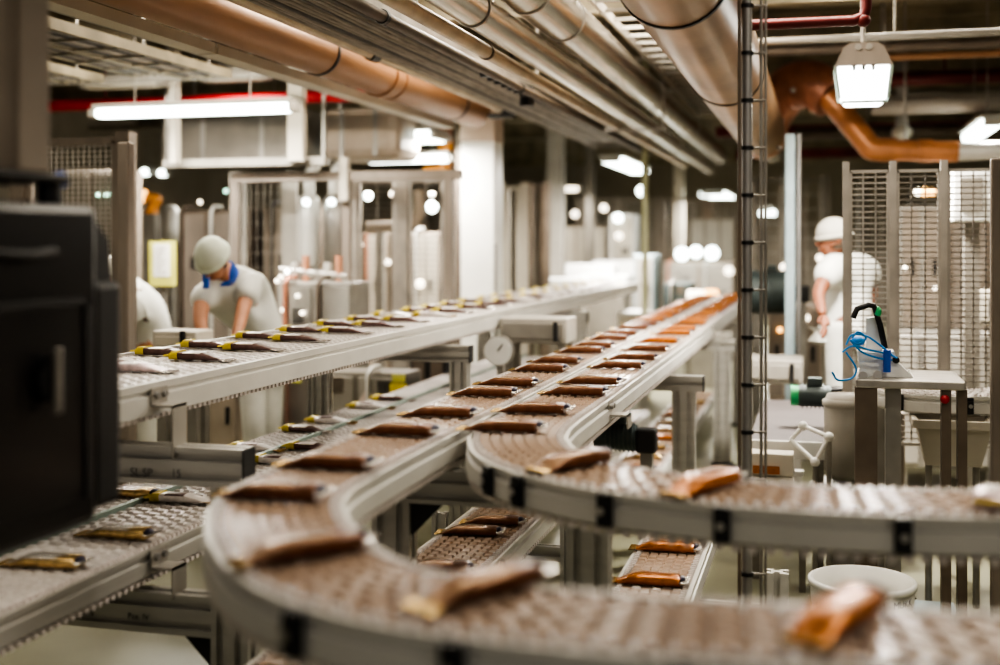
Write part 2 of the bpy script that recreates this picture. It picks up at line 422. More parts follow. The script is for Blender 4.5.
# ------------------------------------------------------------------ aluminium frames
def ext(mb, p, q, w, h, axis, mi=0):
    """slotted aluminium extrusion between p and q along an axis; two grooves on broad faces, one on the others"""
    x0, x1 = -w/2, w/2; y0, y1 = -h/2, h/2; g = .011; dp = .020
    def side(n, L):
        return [0] if n == 1 else [-L/4, L/4]
    nx = 1 if w < .09 else 2; ny = 1 if h < .09 else 2
    poly = []
    for c in side(nx, w): poly += [(c-g, y0), (c-g, y0+dp), (c+g, y0+dp), (c+g, y0)]
    poly = [(x0, y0)] + poly + [(x1, y0)]
    r = []
    for c in side(ny, h): r += [(x1, c-g), (x1-dp, c-g), (x1-dp, c+g), (x1, c+g)]
    poly += r + [(x1, y1)]
    r = []
    for c in reversed(side(nx, w)): r += [(c+g, y1), (c+g, y1-dp), (c-g, y1-dp), (c-g, y1)]
    poly += r + [(x0, y1)]
    r = []
    for c in reversed(side(ny, h)): r += [(x0, c+g), (x0+dp, c+g), (x0+dp, c-g), (x0, c-g)]
    poly += r
    if axis == 'z': mb.prism([(p[0]+a, p[1]+b) for a, b in poly], 'z', p[2], q[2], mi)
    if axis == 'x': mb.prism([(p[1]+a, p[2]+b) for a, b in poly], 'x', p[0], q[0], mi)
    if axis == 'y': mb.prism([(p[0]+a, p[2]+b) for a, b in poly], 'y', p[1], q[1], mi)
    return mb

def post_part(root, x, y, z1, w=.12, d=.06, m='alu'):
    o = build('post', ext(MB(), (x, y, .02), (x, y, z1), w, d, 'z'), m, root)
    build('foot', MB().box(x-w*.6, x+w*.6, y-d*.8, y+d*.8, 0, .02), 'black', o)
    return o
def beam_part(root, x0, x1, y, z, w=.06, h=.12, m='alu', cap=True):
    o = build('crossbeam', ext(MB(), (x0, y, z), (x1, y, z), w, h, 'x'), m, root)
    if cap: build('end_cap', MB().box(x1, x1+.006, y-w/2, y+w/2, z-h/2, z+h/2), 'black_soft', o)
    return o
def gusset(root, x, y, z, s=1, m='black_soft'):
    g = MB().prism([(x, z), (x+s*.10, z), (x, z-.10)], 'y', y-.02, y+.02); return build('corner_gusset', g, m, root)

# frame carrying the two wide conveyors at left
YA = onx(170, 452, -1.9).y + .03
fr = thing('support_frame', 'slotted aluminium frame at lower left holding both wide conveyors', 'frame', (-2.0, YA, 0))
q0 = ony(245, 450, YA - .03)
zt = ony(245, 450, YA-.03).z; zb = ony(245, 489, YA-.03).z
bmU = beam_part(fr, -2.75, q0.x - .006, YA, (zt+zb)/2, .075, zt-zb)
pA = ony(227, 500, YA - .03)
post_part(fr, pA.x+.01, YA+.0, zb, .12, .075)
post_part(fr, -2.70, YA, zb, .08, .075)
zt2 = ony(150, 592, YA-.03).z; zb2 = ony(150, 632, YA-.03).z
bmL = beam_part(fr, -2.66, pA.x-.05, YA, (zt2+zb2)/2, .075, zt2-zb2, cap=False)
gusset(fr, pA.x-.05, YA, zb2, -1)
a = ony(141, 473, YA-.04); text('SL.SP', (a.x, YA-.0385, a.z), .036, bmU)
a = ony(176, 474, YA-.04); text('15', (a.x, YA-.0385, a.z), .034, bmU)
a = ony(88, 613, YA-.04); text('E10', (a.x, YA-.0385, a.z), .026, bmL)
a = ony(138, 617, YA-.04); text('Pos. IV', (a.x, YA-.0385, a.z), .026, bmL)
# portal under the middle pair, near the bends
YM = 3.42
fr = thing('support_frame', 'aluminium portal frame under the bends of the middle pair', 'frame', (-1.0, YM, 0))
x1 = ony(391, 520, YM-.03).x; x2 = ony(588, 560, YM-.03).x
za, zb_ = .93, .83
beam_part(fr, x1-.06, x2+.06, YM, .878, .075, .10)
post_part(fr, x1, YM, .828, .12, .075); post_part(fr, x2, YM, .828, .12, .075)
gusset(fr, x1+.06, YM, .828, 1); gusset(fr, x2-.06, YM, .50, -1)
for xx in (XL, XR):
    build('riser', MB().box(xx-.03, xx+.03, YM-.02, YM+.02, .928, ZB-.104), 'alu', fr)
# supports further along the middle pair
for i, (u, d, lab) in enumerate(((684, 5.7, 'aluminium frame beside the ladder pole, nearer of two with short beam end'), (722, 7.4, 'aluminium frame behind the ladder pole, farther of the two'), (0, 10.6, 'far aluminium frame at the distant end of the middle pair'))):
    if u: q = atd(u, 420, d); x, y = q.x, q.y
    else: x, y = -.72, yd(-.72, d)
    x = -.70; 
    if u: y = onx(u, 420, x).y
    f2 = thing('support_frame', lab, 'frame', (-1.05, y, 0), 'frames along the middle pair')
    beam_part(f2, -1.44, x+.10, y, .87, .07, .08)
    post_part(f2, x, y, .83, .12, .07); post_part(f2, -1.55, y, .90, .08, .07)
    for xx in (XL, XR): build('riser', MB().box(xx-.03, xx+.03, y-.02, y+.02, .91, ZB-.104), 'alu', f2)
# supports of the wide conveyors further back
for i, (u, lab) in enumerate(((460, 'grey double post under the high left conveyor, nearer one'), (580, 'pale post under the far part of the high left conveyor'))):
    y = onx(u, 370, -1.88).y
    f2 = thing('support_frame', lab, 'frame', (-2.2, y, 0), 'frames along the high left conveyor')
    beam_part(f2, -2.72, -1.82, y, ZA-.160, .07, .09)
    post_part(f2, -1.88, y, ZA-.205, .10, .07); post_part(f2, -2.68, y, ZA-.20, .10, .07)
f2 = thing('support_frame', 'low trestle holding the narrow conveyor under the middle pair', 'frame', (-1.3, 4.9, 0))
post_part(f2, -1.02, 4.9, Z1-.01, .06, .06); post_part(f2, -1.58, 4.9, Z1-.01, .06, .06); beam_part(f2, -1.55, -1.05, 4.9, Z1-.15, .05, .06, cap=False)
f2 = thing('support_frame', 'pale trestle beside the short low conveyor under the right bend', 'frame', (-.5, 4.4, 0))
x = ony(777, 580, 4.4).x
post_part(f2, x, 4.4, .43, .08, .06, 'alu_white'); post_part(f2, -.80, 4.4, .43, .08, .06, 'alu_white'); beam_part(f2, -.78, x, 4.4, .27, .05, .07, 'alu_white', cap=False)

# ------------------------------------------------------------------ bars
def bar_shape(L, W, Hh, tail):
    """flow-wrapped bar: crimp, shoulder, body, long taper and flat tail along +X ... -X"""
    secs = [(-L/2, W*.80, .004), (-L/2+tail*.30, W*.84, .008), (-L/2+tail*.75, W*.94, Hh*.62), (-L/2+tail*1.15, W, Hh*.90), (-L*.08, W*1.0, Hh), (L*.22, W, Hh*1.0), (L/2-.024, W*.99, Hh*.98), (L/2-.014, W*.92, Hh*.85)]
    return secs
def loft(mb, secs, n=12, z0=0.0, mi=0, cap=True, twist=0.0):
    vs = []; fs = []
    for i, (x, w, h) in enumerate(secs):
        for k in range(n):
            a = 2*PI*k/n; cx, sz = math.cos(a), math.sin(a)
            px = math.copysign(abs(cx)**.38, cx)*w/2; pz = math.copysign(abs(sz)**.5, sz)*h/2 + h/2
            vs.append((x + .0015*math.sin(k*2.1+i*1.7), px, z0 + pz + .0008*math.sin(k*1.3+i*2.9)))
    for i in range(len(secs)-1):
        for k in range(n):
            a, d = i*n+k, i*n+(k+1)%n; fs.append((a, d, d+n, a+n))
    mb.add(vs, fs, mi, True)
    if cap: mb.add(vs[:n], [tuple(range(n))], mi); mb.add(vs[-n:], [tuple(range(n))[::-1]], mi)
    return mb
def crimp(x0, x1, w, h0, h1, z=0.0, teeth=9):
    m = MB(); n = teeth*2
    vs = []; fs = []
    for i, x in enumerate((x0, (x0+x1)/2, x1)):
        for k in range(n+1):
            y = -w/2 + w*k/n; b = .0022*(1 if k % 2 else -1) if i else 0
            hh = h0 + (h1-h0)*i/2
            vs.append((x + (.002*(k % 2) if i == 2 else 0), y, z + hh + b + .0025))
    for i in range(2):
        for k in range(n): a = i*(n+1)+k; fs.append((a, a+1, a+n+2, a+n+1))
    nb = len(vs); vs += [(v[0], v[1], v[2]-.0022) for v in vs]
    fs += [tuple(nb+j for j in f[::-1]) for f in fs]
    return m.add(vs, fs)
BL, BW, BH = .258, .072, .033
def proto_brown(body, top, name):
    root = thing(name, 'x', 'chocolate bar')
    sec = bar_shape(BL*.94, BW, BH, .060)
    b = MB(); loft(b, sec); o = build('wrapper', b, [body, top], root, world=False)
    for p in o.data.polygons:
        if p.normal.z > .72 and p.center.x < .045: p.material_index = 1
    build('tail_seal', crimp(-BL*.47+.012, -BL*.47-.018, BW*.95, .003, .001), 'bar_gold', root, world=False, label='flattened gold tail')
    c = build('end_seal', crimp(BL*.47-.018, BL*.47+.014, BW*.96, BH*.42, BH*.55), 'bar_silver', root, world=False, label='silver crimped end')
    k = MB(); k.ball((BL*.47-.008, -.006, BH*.72), .012, .022, .010, 10); build('crimp_opening', k, 'bar_blue', c, world=False)  # dark ball standing in for the hollow open end of the crimp
    return root
def proto_yellow(body, tip, name, tail='bar_silver', top='bar_white'):
    root = thing(name, 'x', 'chocolate bar')
    sec = [(-x, w, h) for x, w, h in bar_shape(BL*.96, BW*.92, BH*.88, .085)]
    cut = -BL*.5 + .065
    b = MB(); loft(b, sec[::-1]); o = build('wrapper', b, [body, top], root, world=False)
    for p in o.data.polygons:
        if p.normal.z > .85 and (-.04 < p.center.x < .02): p.material_index = 1
    t = MB(); loft(t, [(-BL*.48+.010, BW*.80, BH*.68), (-BL*.48+.024, BW*.92+.003, BH*.90+.002), (-BL*.48+.050, BW*.92+.004, BH*.93+.003)]); tp = build('yellow_end', t, tip, root, world=False, label='yellow end of the wrapper')
    build('end_seal', crimp(-BL*.48+.014, -BL*.48-.010, BW*.86, BH*.4, BH*.4), 'bar_yellow', tp, world=False)
    build('tail_seal', crimp(BL*.48-.03, BL*.48+.016, BW*.9, .004, .001), tail, root, world=False, label='flat silvery tail')
    return root
used = {}
def put(proto, key, loc, rz, label, group, tilt=(0, 0), sc=1.0):
    if key not in used: o = proto; used[key] = 1
    else: o = copy_tree(proto)
    o.location = loc; o.rotation_euler = (tilt[0], tilt[1], rz); o['label'] = label; o['group'] = group; o['category'] = 'chocolate bar'
    if sc != 1.0: o.scale = (sc, sc, sc)
    return o
PB = proto_brown('bar_brown', 'bar_top_lit', 'chocolate_bar'); PO = proto_brown('bar_orange', 'bar_orange', 'chocolate_bar')
PY = proto_yellow('bar_plum', 'bar_yellow', 'chocolate_bar'); PW = proto_yellow('bar_white', 'bar_yellow', 'chocolate_bar', 'bar_gold', 'bar_plum')
PP = proto_yellow('bar_pink', 'bar_pink', 'chocolate_bar'); PG = proto_brown('bar_gold', 'bar_silver', 'chocolate_bar')
TOP = .004
rj = random.Random(3)
def row(vs, X, z, hfac, ymax, gaps):
    ys = [yd(X, (H-z-.012)*F/(v-HZ)) for v in vs]; i = 0
    while ys[-1] + gaps[i % 2] < ymax: ys.append(ys[-1] + gaps[i % 2] + rj.uniform(-.03, .03)); i += 1
    return ys
ysL = row([463, 431, 413, 393, 383, 369, 361, 351, 346, 338.5, 333.5], -1.2, ZB, 0, 13.0, (.53, .36))
for i, y in enumerate(ysL):
    g = 'bars on the left lane of the middle pair'
    far = y > 8.6
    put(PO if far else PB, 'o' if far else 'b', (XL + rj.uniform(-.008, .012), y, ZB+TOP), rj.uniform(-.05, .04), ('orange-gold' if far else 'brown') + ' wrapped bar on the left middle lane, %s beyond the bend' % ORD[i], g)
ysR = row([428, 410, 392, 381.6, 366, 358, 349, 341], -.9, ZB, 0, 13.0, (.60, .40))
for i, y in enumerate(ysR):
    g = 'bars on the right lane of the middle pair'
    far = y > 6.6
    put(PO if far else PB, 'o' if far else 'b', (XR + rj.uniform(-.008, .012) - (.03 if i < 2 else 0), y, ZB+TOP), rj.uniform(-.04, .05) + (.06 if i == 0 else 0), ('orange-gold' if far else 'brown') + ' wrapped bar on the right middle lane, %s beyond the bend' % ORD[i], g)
def span(p0, p1, z):
    a, b = onz(*p0, z), onz(*p1, z); return (a+b)/2, math.atan2(b.y-a.y, b.x-a.x)
def bent(proto, key, p0, p1, label, group, sc=1.0, tilt=(0, 0)):
    c, r = span(p0, p1, ZB+.012); return put(proto, key, (c.x, c.y, ZB+TOP), r, label, group, tilt, sc)
g = 'bars going round the bends'
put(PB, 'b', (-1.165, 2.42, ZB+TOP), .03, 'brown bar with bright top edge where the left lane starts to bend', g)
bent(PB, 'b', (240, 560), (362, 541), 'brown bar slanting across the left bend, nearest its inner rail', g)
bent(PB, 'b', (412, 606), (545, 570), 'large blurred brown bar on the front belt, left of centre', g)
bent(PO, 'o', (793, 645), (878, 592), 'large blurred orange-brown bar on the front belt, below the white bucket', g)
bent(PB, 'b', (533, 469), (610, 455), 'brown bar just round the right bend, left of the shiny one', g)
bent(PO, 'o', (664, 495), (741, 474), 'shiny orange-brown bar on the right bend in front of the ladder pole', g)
bent(PP, 'p', (985, 512), (1004, 480), 'pinkish shiny wrapper at the right edge of the frame', g)
# wide high conveyor, two rows
usN = [140, 200, 253, 302, 345, 379, 406, 434, 454]
ysN = [yd(-2.21, 2.21*F/(c_*(VP-u))) for u in usN]
while ysN[-1] + .44 < 12.9: ysN.append(ysN[-1] + .44 + rj.uniform(-.05, .05))
usF = [150, 195, 249, 289, 325, 355, 384, 410, 429]
ysF = [yd(-2.5, 2.5*F/(c_*(VP-u))) for u in usF]
while ysF[-1] + .45 < 12.9: ysF.append(ysF[-1] + .45 + rj.uniform(-.05, .05))
for nm, X, ys in (('near', -2.215, ysN), ('rear', -2.435, ysF)):
    for i, y in enumerate(ys):
        first = nm == 'near' and i == 0
        pale = (i * 7 + (3 if nm == 'near' else 0)) % 5 == 2 and i > 3 or y > 9.5
        pr_, k = (PP, 'p') if first else ((PW, 'w') if pale else (PY, 'y'))
        put(pr_, k, (X + rj.uniform(-.012, .012), y, ZA+TOP), rj.uniform(-.07, .05), '%s bar, %s row of the high conveyor, %s from black box' % ('pinkish' if first else 'white yellow-tipped' if pale else 'plum yellow-tipped', nm, ORD[i]), 'bars on the high left conveyor')
# low wide conveyor
low = [(45, 566, -2.14, PG, 'g', 'gold crumpled bar, nearest the lower left corner on the low conveyor'), (118, 537, -2.13, PG, 'g', 'gold crumpled bar on the low conveyor left of its rail bracket'), (182, 502, -2.20, PW, 'w', 'white yellow-tipped bar on the low conveyor just left of the grey post'),
       (128, 498, -2.44, PG, 'g', 'golden bar half hidden by the black box on the low conveyor'), (278, 459, -2.20, PW, 'w', 'yellow-tipped bar just past the post, near lane, low conveyor'), (255, 443, -2.44, PW, 'w', 'bright yellow-ended bar on the far lane of the low conveyor, by the beam end'),
       (312, 446, -2.20, PY, 'y', 'dark yellow-tipped bar beyond the post, near lane, low conveyor'), (305, 433, -2.44, PY, 'y', 'yellow-tipped bar on the low conveyor far lane, second from beam end'), (330, 431, -2.44, PW, 'w', 'yellow-tipped bar on the low conveyor far lane, third from beam end'), (370, 422, -2.44, PW, 'w', 'yellow-tipped bar on the low conveyor far lane, fourth from beam end'), (392, 419, -2.44, PY, 'y', 'yellow-tipped bar on the low conveyor far lane, fifth from beam end')]
for u, v, X, pr_, k, lab in low:
    q = onx(u, v, X); d = -X*F/(c_*(VP-u)); y = yd(X, d)
    put(pr_, k, (X, y, ZF+TOP), rj.uniform(-.1, .1), lab, 'bars on the low left conveyor')
for i, v in enumerate((567, 532, 521, 500)):
    X = -1.31; d = (H-Z1-.012)*F/(v-HZ); y = yd(X, d)
    put(PB, 'b', (X + (.02, -.02, .02, 0)[i], y, Z1+TOP), (.02, .07, .05, 0)[i], 'brown bar on the low narrow conveyor, %s from the front' % ORD[i], 'bars on the low narrow conveyor')
put(PB, 'b', (-1.385, 2.86, Z1+TOP), .03, 'brown bar end low under the left bend, at the bottom edge', 'bars on the low narrow conveyor')
for i, v in enumerate((581, 548)):
    d = (H-.43-.012)*F/(v-HZ)
    put(PO, 'o', (-.575, yd(-.56, d), .43+TOP), .02, 'orange-brown bar on the short low conveyor under the right bend, %s' % ('in plain view' if i == 0 else 'tucked under the rail'), 'bars on the short low conveyor')
for i in range(9):
    put(PG if i % 3 else PO, 'g' if i % 3 else 'o', (-1.12 + rj.uniform(-.02, .02), 7.4 + i*.40, .204), rj.uniform(-.1, .1), '%s shiny bar on the floor-level conveyor, %s from its front' % ('gold' if i % 3 else 'orange', ORD[i]), 'bars on the floor-level conveyor')

# ------------------------------------------------------------------ ceiling services
def pipe_x(name, label, cat, X, z, r, y0, y1, m, rings=(), ring_m='black', ring_w=.03, ring_r=None, part='pipe_run', cap=None):
    """a straight run along the hall with clamp rings, rings given as depths"""
    t = thing(name, label, cat, (X, (y0+y1)/2, z))
    build(part, MB().tube([(X, y0, z), (X, y1, z)], r, 28), m, t)
    for d in rings:
        y = yd(X, d); build('clamp_ring', MB().tube([(X, y-ring_w/2, z), (X, y+ring_w/2, z)], ring_r or r+.006, 28), ring_m, t)
    return t
du = lambda X, u: abs(X)*F/(c_*abs(VP-u))
t = pipe_x('ceiling_pipe', 'thick tan pipe running overhead at upper left to the white column', 'pipe', -2.63, 2.64, .125, 1.0, 9.05, 'pipe_tan', [du(-2.63, 318), du(-2.63, 452)], 'black', .025)
for u in (383, 393): 
    y = yd(-2.63, du(-2.63, u)); build('coupling', MB().tube([(-2.63, y-.09, 2.64), (-2.63, y+.05, 2.64)], .136, 28), 'pipe_tan', t)
t = pipe_x('ceiling_pipe', 'thin pale pipe just above the thick tan pipe', 'pipe', -2.38, 2.637, .027, 1.0, yd(-2.38, du(-2.38, 500)), 'conduit_tan', [du(-2.38, 373)], 'black', .10, .036)
b = MB(); y = yd(-2.38, du(-2.38, 503)); b.box(-2.49, -2.30, y-.05, y+.05, 2.575, 2.603); b.box(-2.325, -2.30, y-.02, y+.02, 2.59, 3.45); b.box(-2.40, -2.31, y+.01, y+.14, 2.60, 2.67)
tag(build('pipe_bracket', b, 'black'), 'black bracket hanging at the end of the thin pale pipe', 'bracket')
t = thing('cable_trunking', 'pale rectangular cable trunking along the underside of the thick tan pipe', 'trunking', (-2.82, 5, 2.53))
for y0, y1 in ((.6, 5.15), (5.17, 9.0)): build('trunk_section', MB().box(-2.88, -2.78, y0, y1, 2.505, 2.555), 'trunk_white', t)
build('trunk_lip', MB().box(-2.93, -2.88, .6, 9.0, 2.515, 2.525), 'steel_dull', t)
for y in (2.5, 5.16, 7.6): build('hanger', MB().box(-2.845, -2.815, y-.015, y+.015, 2.555, 3.45), 'steel_dull', t)
# cable tray with many cables
t = thing('cable_tray', 'wide tray packed with grey cables between the tan and the silver pipes', 'cable tray', (-2.05, 6, 2.62))
y1 = yd(-2.1, 12.5)
tr = MB()
for X in (-2.27, -1.86): tr.box(X-.012, X+.012, .6, y1, 2.60, 2.67)
k = .8
while k < y1: tr.box(-2.27, -1.86, k-.012, k+.012, 2.60, 2.612); k += .3
build('tray_frame', tr, 'tray_grey', t)
for i in range(13):
    X = -2.245 + i*.03; r = (.013, .011, .014)[i % 3]
    build('cable', MB().tube([(X, .6+k*1.2, 2.595 + .004*math.sin(k*2.3+i)) for k in range(int(y1/1.2))], r, 8), ('cable_grey', 'tray_grey', 'cable_grey', 'cable_dark')[i % 4], t)
for y in (3.0, 5.4, 7.9, 10.4): build('hanger_rod', MB().tube([(-1.86, y, 2.6), (-1.86, y, 3.45)], .008, 8), 'steel_dull', t)
t = pipe_x('ceiling_pipe', 'slim dark conduit left of the tan conduit', 'pipe', -1.68, 2.50, .024, .6, 12.0, 'conduit_dark', [du(-1.68, 383), du(-1.68, 520)], 'black', .03, .03)
b = MB(); 
for k in range(9): y = yd(-1.72, 6.4 + k*.14); b.box(-1.76, -1.71, y-.02, y+.02, 2.49, 2.53)
y = yd(-1.72, 7.3); b.tube([(-1.735, y-.15, 2.5), (-1.735, y+.35, 2.5)], .012, 8); b.tube([(-1.735, y, 2.44), (-1.735, y, 2.56)], .045, 12)
build('valve', b, 'black', t)
pipe_x('ceiling_pipe', 'tan conduit beside the silver ducts', 'pipe', -1.535, 2.51, .034, .6, 14.0, 'conduit_tan', [du(-1.49, 496)], 'conduit_dark', .02)
pipe_x('air_duct', 'slimmer of two shiny silver ducts, left one', 'duct', -1.432, 2.60, .078, .6, 16.0, 'duct_silver', [du(-1.44, 470), du(-1.44, 648), 12], 'steel_dull', .012)
pipe_x('air_duct', 'thicker of two shiny silver ducts, right one', 'duct', -1.30, 2.77, .120, .6, 16.0, 'duct_silver', [du(-1.315, 523), 6.2, 9.4, 12], 'steel_dull', .012)
t = thing('pipe_hanger', 'thin steel strap holding up the silver ducts at mid distance', 'hanger', (-1.4, yd(-1.4, 9.2), 2.5))
y = yd(-1.4, 9.2); b = MB(); b.box(-1.62, -1.15, y-.015, y+.015, 2.47, 2.485); b.tube([(-1.60, y, 2.48), (-1.60, y, 3.45)], .008, 8); b.tube([(-1.17, y, 2.48), (-1.17, y, 3.45)], .008, 8); build('strap', b, 'steel_dull', t)
# ladder rack beside the tan duct
t = thing('cable_ladder', 'open cable ladder under the ceiling left of the big tan duct', 'cable ladder', (-1.0, 6, 2.9))
b = MB()
for X in (-1.20, -1.0): b.box(X-.01, X+.01, 2.0, 5.0, 2.86, 2.91)
for X in (-1.17, -.97): b.box(X-.01, X+.01, 5.0, 12.0, 2.87, 2.92)
build('ladder_rail', b, 'grey_light', t)
k = 2.1
while k < 12:
    X = -1.20 if k < 5.05 else -1.17; z = 2.875 if k < 5.05 else 2.885
    build('rung', MB().box(X, X+.2, k-.012, k+.012, z, z+.02), 'grey_light', t); k += .28
for k in (3.0, 7.5): build('hanger_rod', MB().tube([(-1.0, k, 2.88), (-.98, k, 3.45)], .008, 8), 'steel_dull', t)
# big tan duct, its elbow and the orange branch
DX, DZ = -.493, 2.54
t = thing('air_duct', 'big tan duct with black clamp rings, overhead right of centre', 'duct', (DX, 5, DZ))
ye = yd(DX, 10.4)
build('duct_run', MB().tube([(DX, .8, DZ), (DX, ye-.25, DZ)], .20, 40), 'duct_tan', t)
build('end_collar', MB().tube([(DX, ye-.25, DZ), (DX, ye, DZ)], .205, 40), 'pipe_orange', t)
build('end_reducer', MB().tube([(DX, ye, DZ), (DX+.02, ye+.25, DZ-.02), (DX+.05, ye+1.0, DZ-.05)], .15, 28, rs=[.20, .13, .12]), 'duct_silver', t)
for d in (4.11, 6.4): 
    y = yd(DX, d); build('clamp_ring', MB().tube([(DX, y-.014, DZ), (DX, y+.014, DZ)], .206, 40), 'black', t)
y = yd(DX, 9.9)
def pcurve(*ps, n=10): return [tuple(v) for v in catmull([Vector(p) for p in ps], n)]
e0 = Vector((DX+.02, y, DZ)); e1 = atd(790, 88, 9.6); e2 = atd(812, 84, 9.4); e3 = atd(832, 96, 9.3)
build('elbow', MB().tube(pcurve(e0, atd(774, 108, 9.8), e1, e2, e3), .185, 24), 'copper', t)
for (u, v, d) in ((801, 86, 9.5), (822, 90, 9.35)):
    a = atd(u, v, d); dirn = (e3-e1).normalized(); build('elbow_band', MB().tube([tuple(a-dirn*.012), tuple(a+dirn*.012)], .192, 24), 'copper', t)
for (u, v) in ((793, 90), (781, 120), (779, 148)):
    a = atd(u, v, 9.2); build('fixing_bolt', MB().ball(tuple(a), .022), 'steel', t)
t = thing('branch_pipe', 'glossy orange branch pipe with diagonal drop and horizontal end', 'pipe', tuple(atd(870, 130, 7)))
b0, b1, b2, b3 = atd(828, 96, 9.25), atd(872, 149, 9.1), atd(905, 152, 9.05), atd(958, 152, 8.95)
build('diagonal_run', MB().tube([tuple(b0), tuple(b0+(b1-b0)*.86)], .092, 24), 'pipe_orange', t)
build('bend', MB().tube(pcurve(b0+(b1-b0)*.84, b1+(b0-b1)*.03, b1+(b2-b1)*.10, b1+(b2-b1)*.5, n=6), .092, 24), 'pipe_orange', t)
build('horizontal_run', MB().tube([tuple(b1+(b2-b1)*.4), tuple(b3)], .080, 24), 'pipe_orange', t)
build('hanger', MB().tube([(b2.x, b2.y, b2.z+.09), (b2.x, b2.y, 3.45)], .01, 8), 'steel_dull', t)
for q in (.2, .62): 
    a = b1+(b3-b1)*q; dn = (b3-b1).normalized(); build('sleeve', MB().tube([tuple(a-dn*.05), tuple(a+dn*.05)], .090, 24), 'pipe_orange', t)
f0 = b3; f1 = atd(1010, 150, 8.8)
fx = MB(); n = 26; fx.tube([tuple(f0+(f1-f0)*(i/n)) for i in range(n+1)], .06, 20, rs=[.072 if i % 2 else .064 for i in range(n+1)]); build('flexible_hose', fx, 'alu_white', t, label='silver corrugated hose end')
# red sprinkler mains, cross pipes and beams under the ceiling
Y = 10.75
a, b_ = ony(40, 106, Y), ony(1010, 80, Y)
t = thing('sprinkler_pipe', 'dark red sprinkler main crossing under the ceiling behind the floodlight', 'pipe', (0, Y, a.z))
zz = ony(310, 99, Y).z
build('pipe_run', MB().tube([(-.85, Y, zz), (5, Y, zz)], .06, 16), 'red_dark', t)  # same red as the left run, its shade put into a darker colour
for x in (1.0, 3.2): build('hanger_rod', MB().tube([(x, Y, zz), (x, Y, 3.45)], .01, 8), 'red_dark', t)
Y = 8.55; a = ony(200, 101, Y)
t = thing('sprinkler_pipe', 'bright red pipe at upper left, passing behind the long tube lamp', 'pipe', tuple(a))
build('pipe_run', MB().tube([(-6.5, Y, a.z), (-3.02, Y, a.z)], .048, 16), 'red', t)
build('coupling', MB().tube([(-3.22, Y, a.z), (-3.10, Y, a.z)], .058, 16), 'red', t)
for x in (-5.6, -3.5): build('hanger_rod', MB().tube([(x, Y, a.z), (x, Y, 3.45)], .01, 8), 'red_dark', t)
a = ony(866, 20, 5.3); a0 = ony(752, 24, 5.3)
t = thing('sprinkler_pipe', 'red pipe with an upward elbow at top right, above the floodlight', 'pipe', tuple(a))
build('pipe_run', MB().tube([(a0.x, 5.3, a.z), (a.x-.05, 5.3, a.z), (a.x-.01, 5.3, a.z+.015), (a.x, 5.3, a.z+.05), (a.x+.01, 5.3, 3.45)], .024, 14), 'red_dark', t)
build('elbow_fitting', MB().ball((a.x-.01, 5.3, a.z), .030), 'red_dark', t)
for k, (v, Y, r, mm, lab) in enumerate(((47, 8.3, .032, 'conduit_dark', 'dark cross pipe, upper one behind the floodlight'), (57, 8.75, .026, 'pipe_tan', 'thin tan-lit cross pipe behind the floodlight'), (106, 10.0, .07, 'grey_light', 'pale cross pipe low under the ceiling at right'), (132, 11.5, .06, 'conduit_dark', 'dull cross pipe far under the ceiling at right'), (36, 7.2, .022, 'grey_paint', 'slim grey cross conduit near the red elbow'), (95, 11.2, .045, 'grey_paint', 'grey cross pipe just under the red main'))):  # thin one: orange highlight on a grey pipe, put into its tan colour
    q = ony(900, v, Y)
    t = thing('cross_pipe', lab, 'pipe', tuple(q), 'cross pipes under the ceiling at right')
    build('pipe_run', MB().tube([(-.85 if k in (0, 4) else .45 if k == 1 else .38 if k == 2 else -.24, Y, q.z), (4.5, Y, q.z)], r, 16), mm, t)
    for x in (.4, 1.6, 3.0): build('hanger_rod', MB().tube([(x, Y, q.z), (x, Y, 3.45)], .007, 6), 'steel_dull', t)
for k, (v, Y, hh, lab) in enumerate(((128, 12.5, .10, 'dark red cross beam deep under the ceiling at right'), (152, 15.5, .12, 'brown cross beam at the far right ceiling'))):
    q = ony(900, v, Y); tag(build('cross_beam', MB().box(-1.05, 5.5, Y-.05, Y+.05, q.z-hh/2, q.z+hh/2), 'red_dark'), lab, 'beam')
for k, (u, v, d, X2, lab) in enumerate(((60, 40, 6.5, .16, 'dark cable tray behind the trunking, upper left'), (90, 62, 7.5, .12, 'second dark cable tray, left of the first'), (140, 96, 9.0, .14, 'grey service tray above the long tube lamp'))):
    q = atd(u, v, d); t = thing('cable_tray', lab, 'cable tray', tuple(q), 'service trays at upper left')
    b = MB()
    for s in (-1, 1): b.box(q.x+s*X2-.01, q.x+s*X2+.01, 2, 7.3, q.z, q.z+.06)
    k2 = 2.1
    while k2 < 7.2: b.box(q.x-X2, q.x+X2, k2-.012, k2+.012, q.z, q.z+.012); k2 += .3
    build('tray_frame', b, 'joist', t)
    for i in range(4): build('cable', MB().tube([(q.x-X2*.7+i*X2*.45, 2, q.z+.02), (q.x-X2*.7+i*X2*.45, 7.3, q.z+.02)], .014, 8), ('cable_dark', 'cable_grey')[i % 2], t)
    for y in (3, 5, 7): build('hanger_rod', MB().tube([(q.x+X2, y, q.z), (q.x+X2, y, 3.45)], .008, 6), 'steel_dull', t)
for k, (v, Y, hh) in enumerate(((80, 7.95, .05), (128, 10.4, .06), (72, 8.9, .04))):
    q = ony(120, v, Y); t = thing('cross_pipe', ('grey conduit crossing above the long tube lamp', 'grey rail crossing just below the long tube lamp', 'slim conduit crossing high at upper left')[k], 'pipe', tuple(q))
    build('pipe_run', MB().tube([(-7, Y, q.z), (-2.95, Y, q.z)], hh/2, 12), ('grey_light', 'grey_paint', 'grey_light')[k], t)
    for x in (-5, -3.4): build('hanger_rod', MB().tube([(x, Y, q.z), (x, Y, 3.45)], .006, 6), 'steel_dull', t)

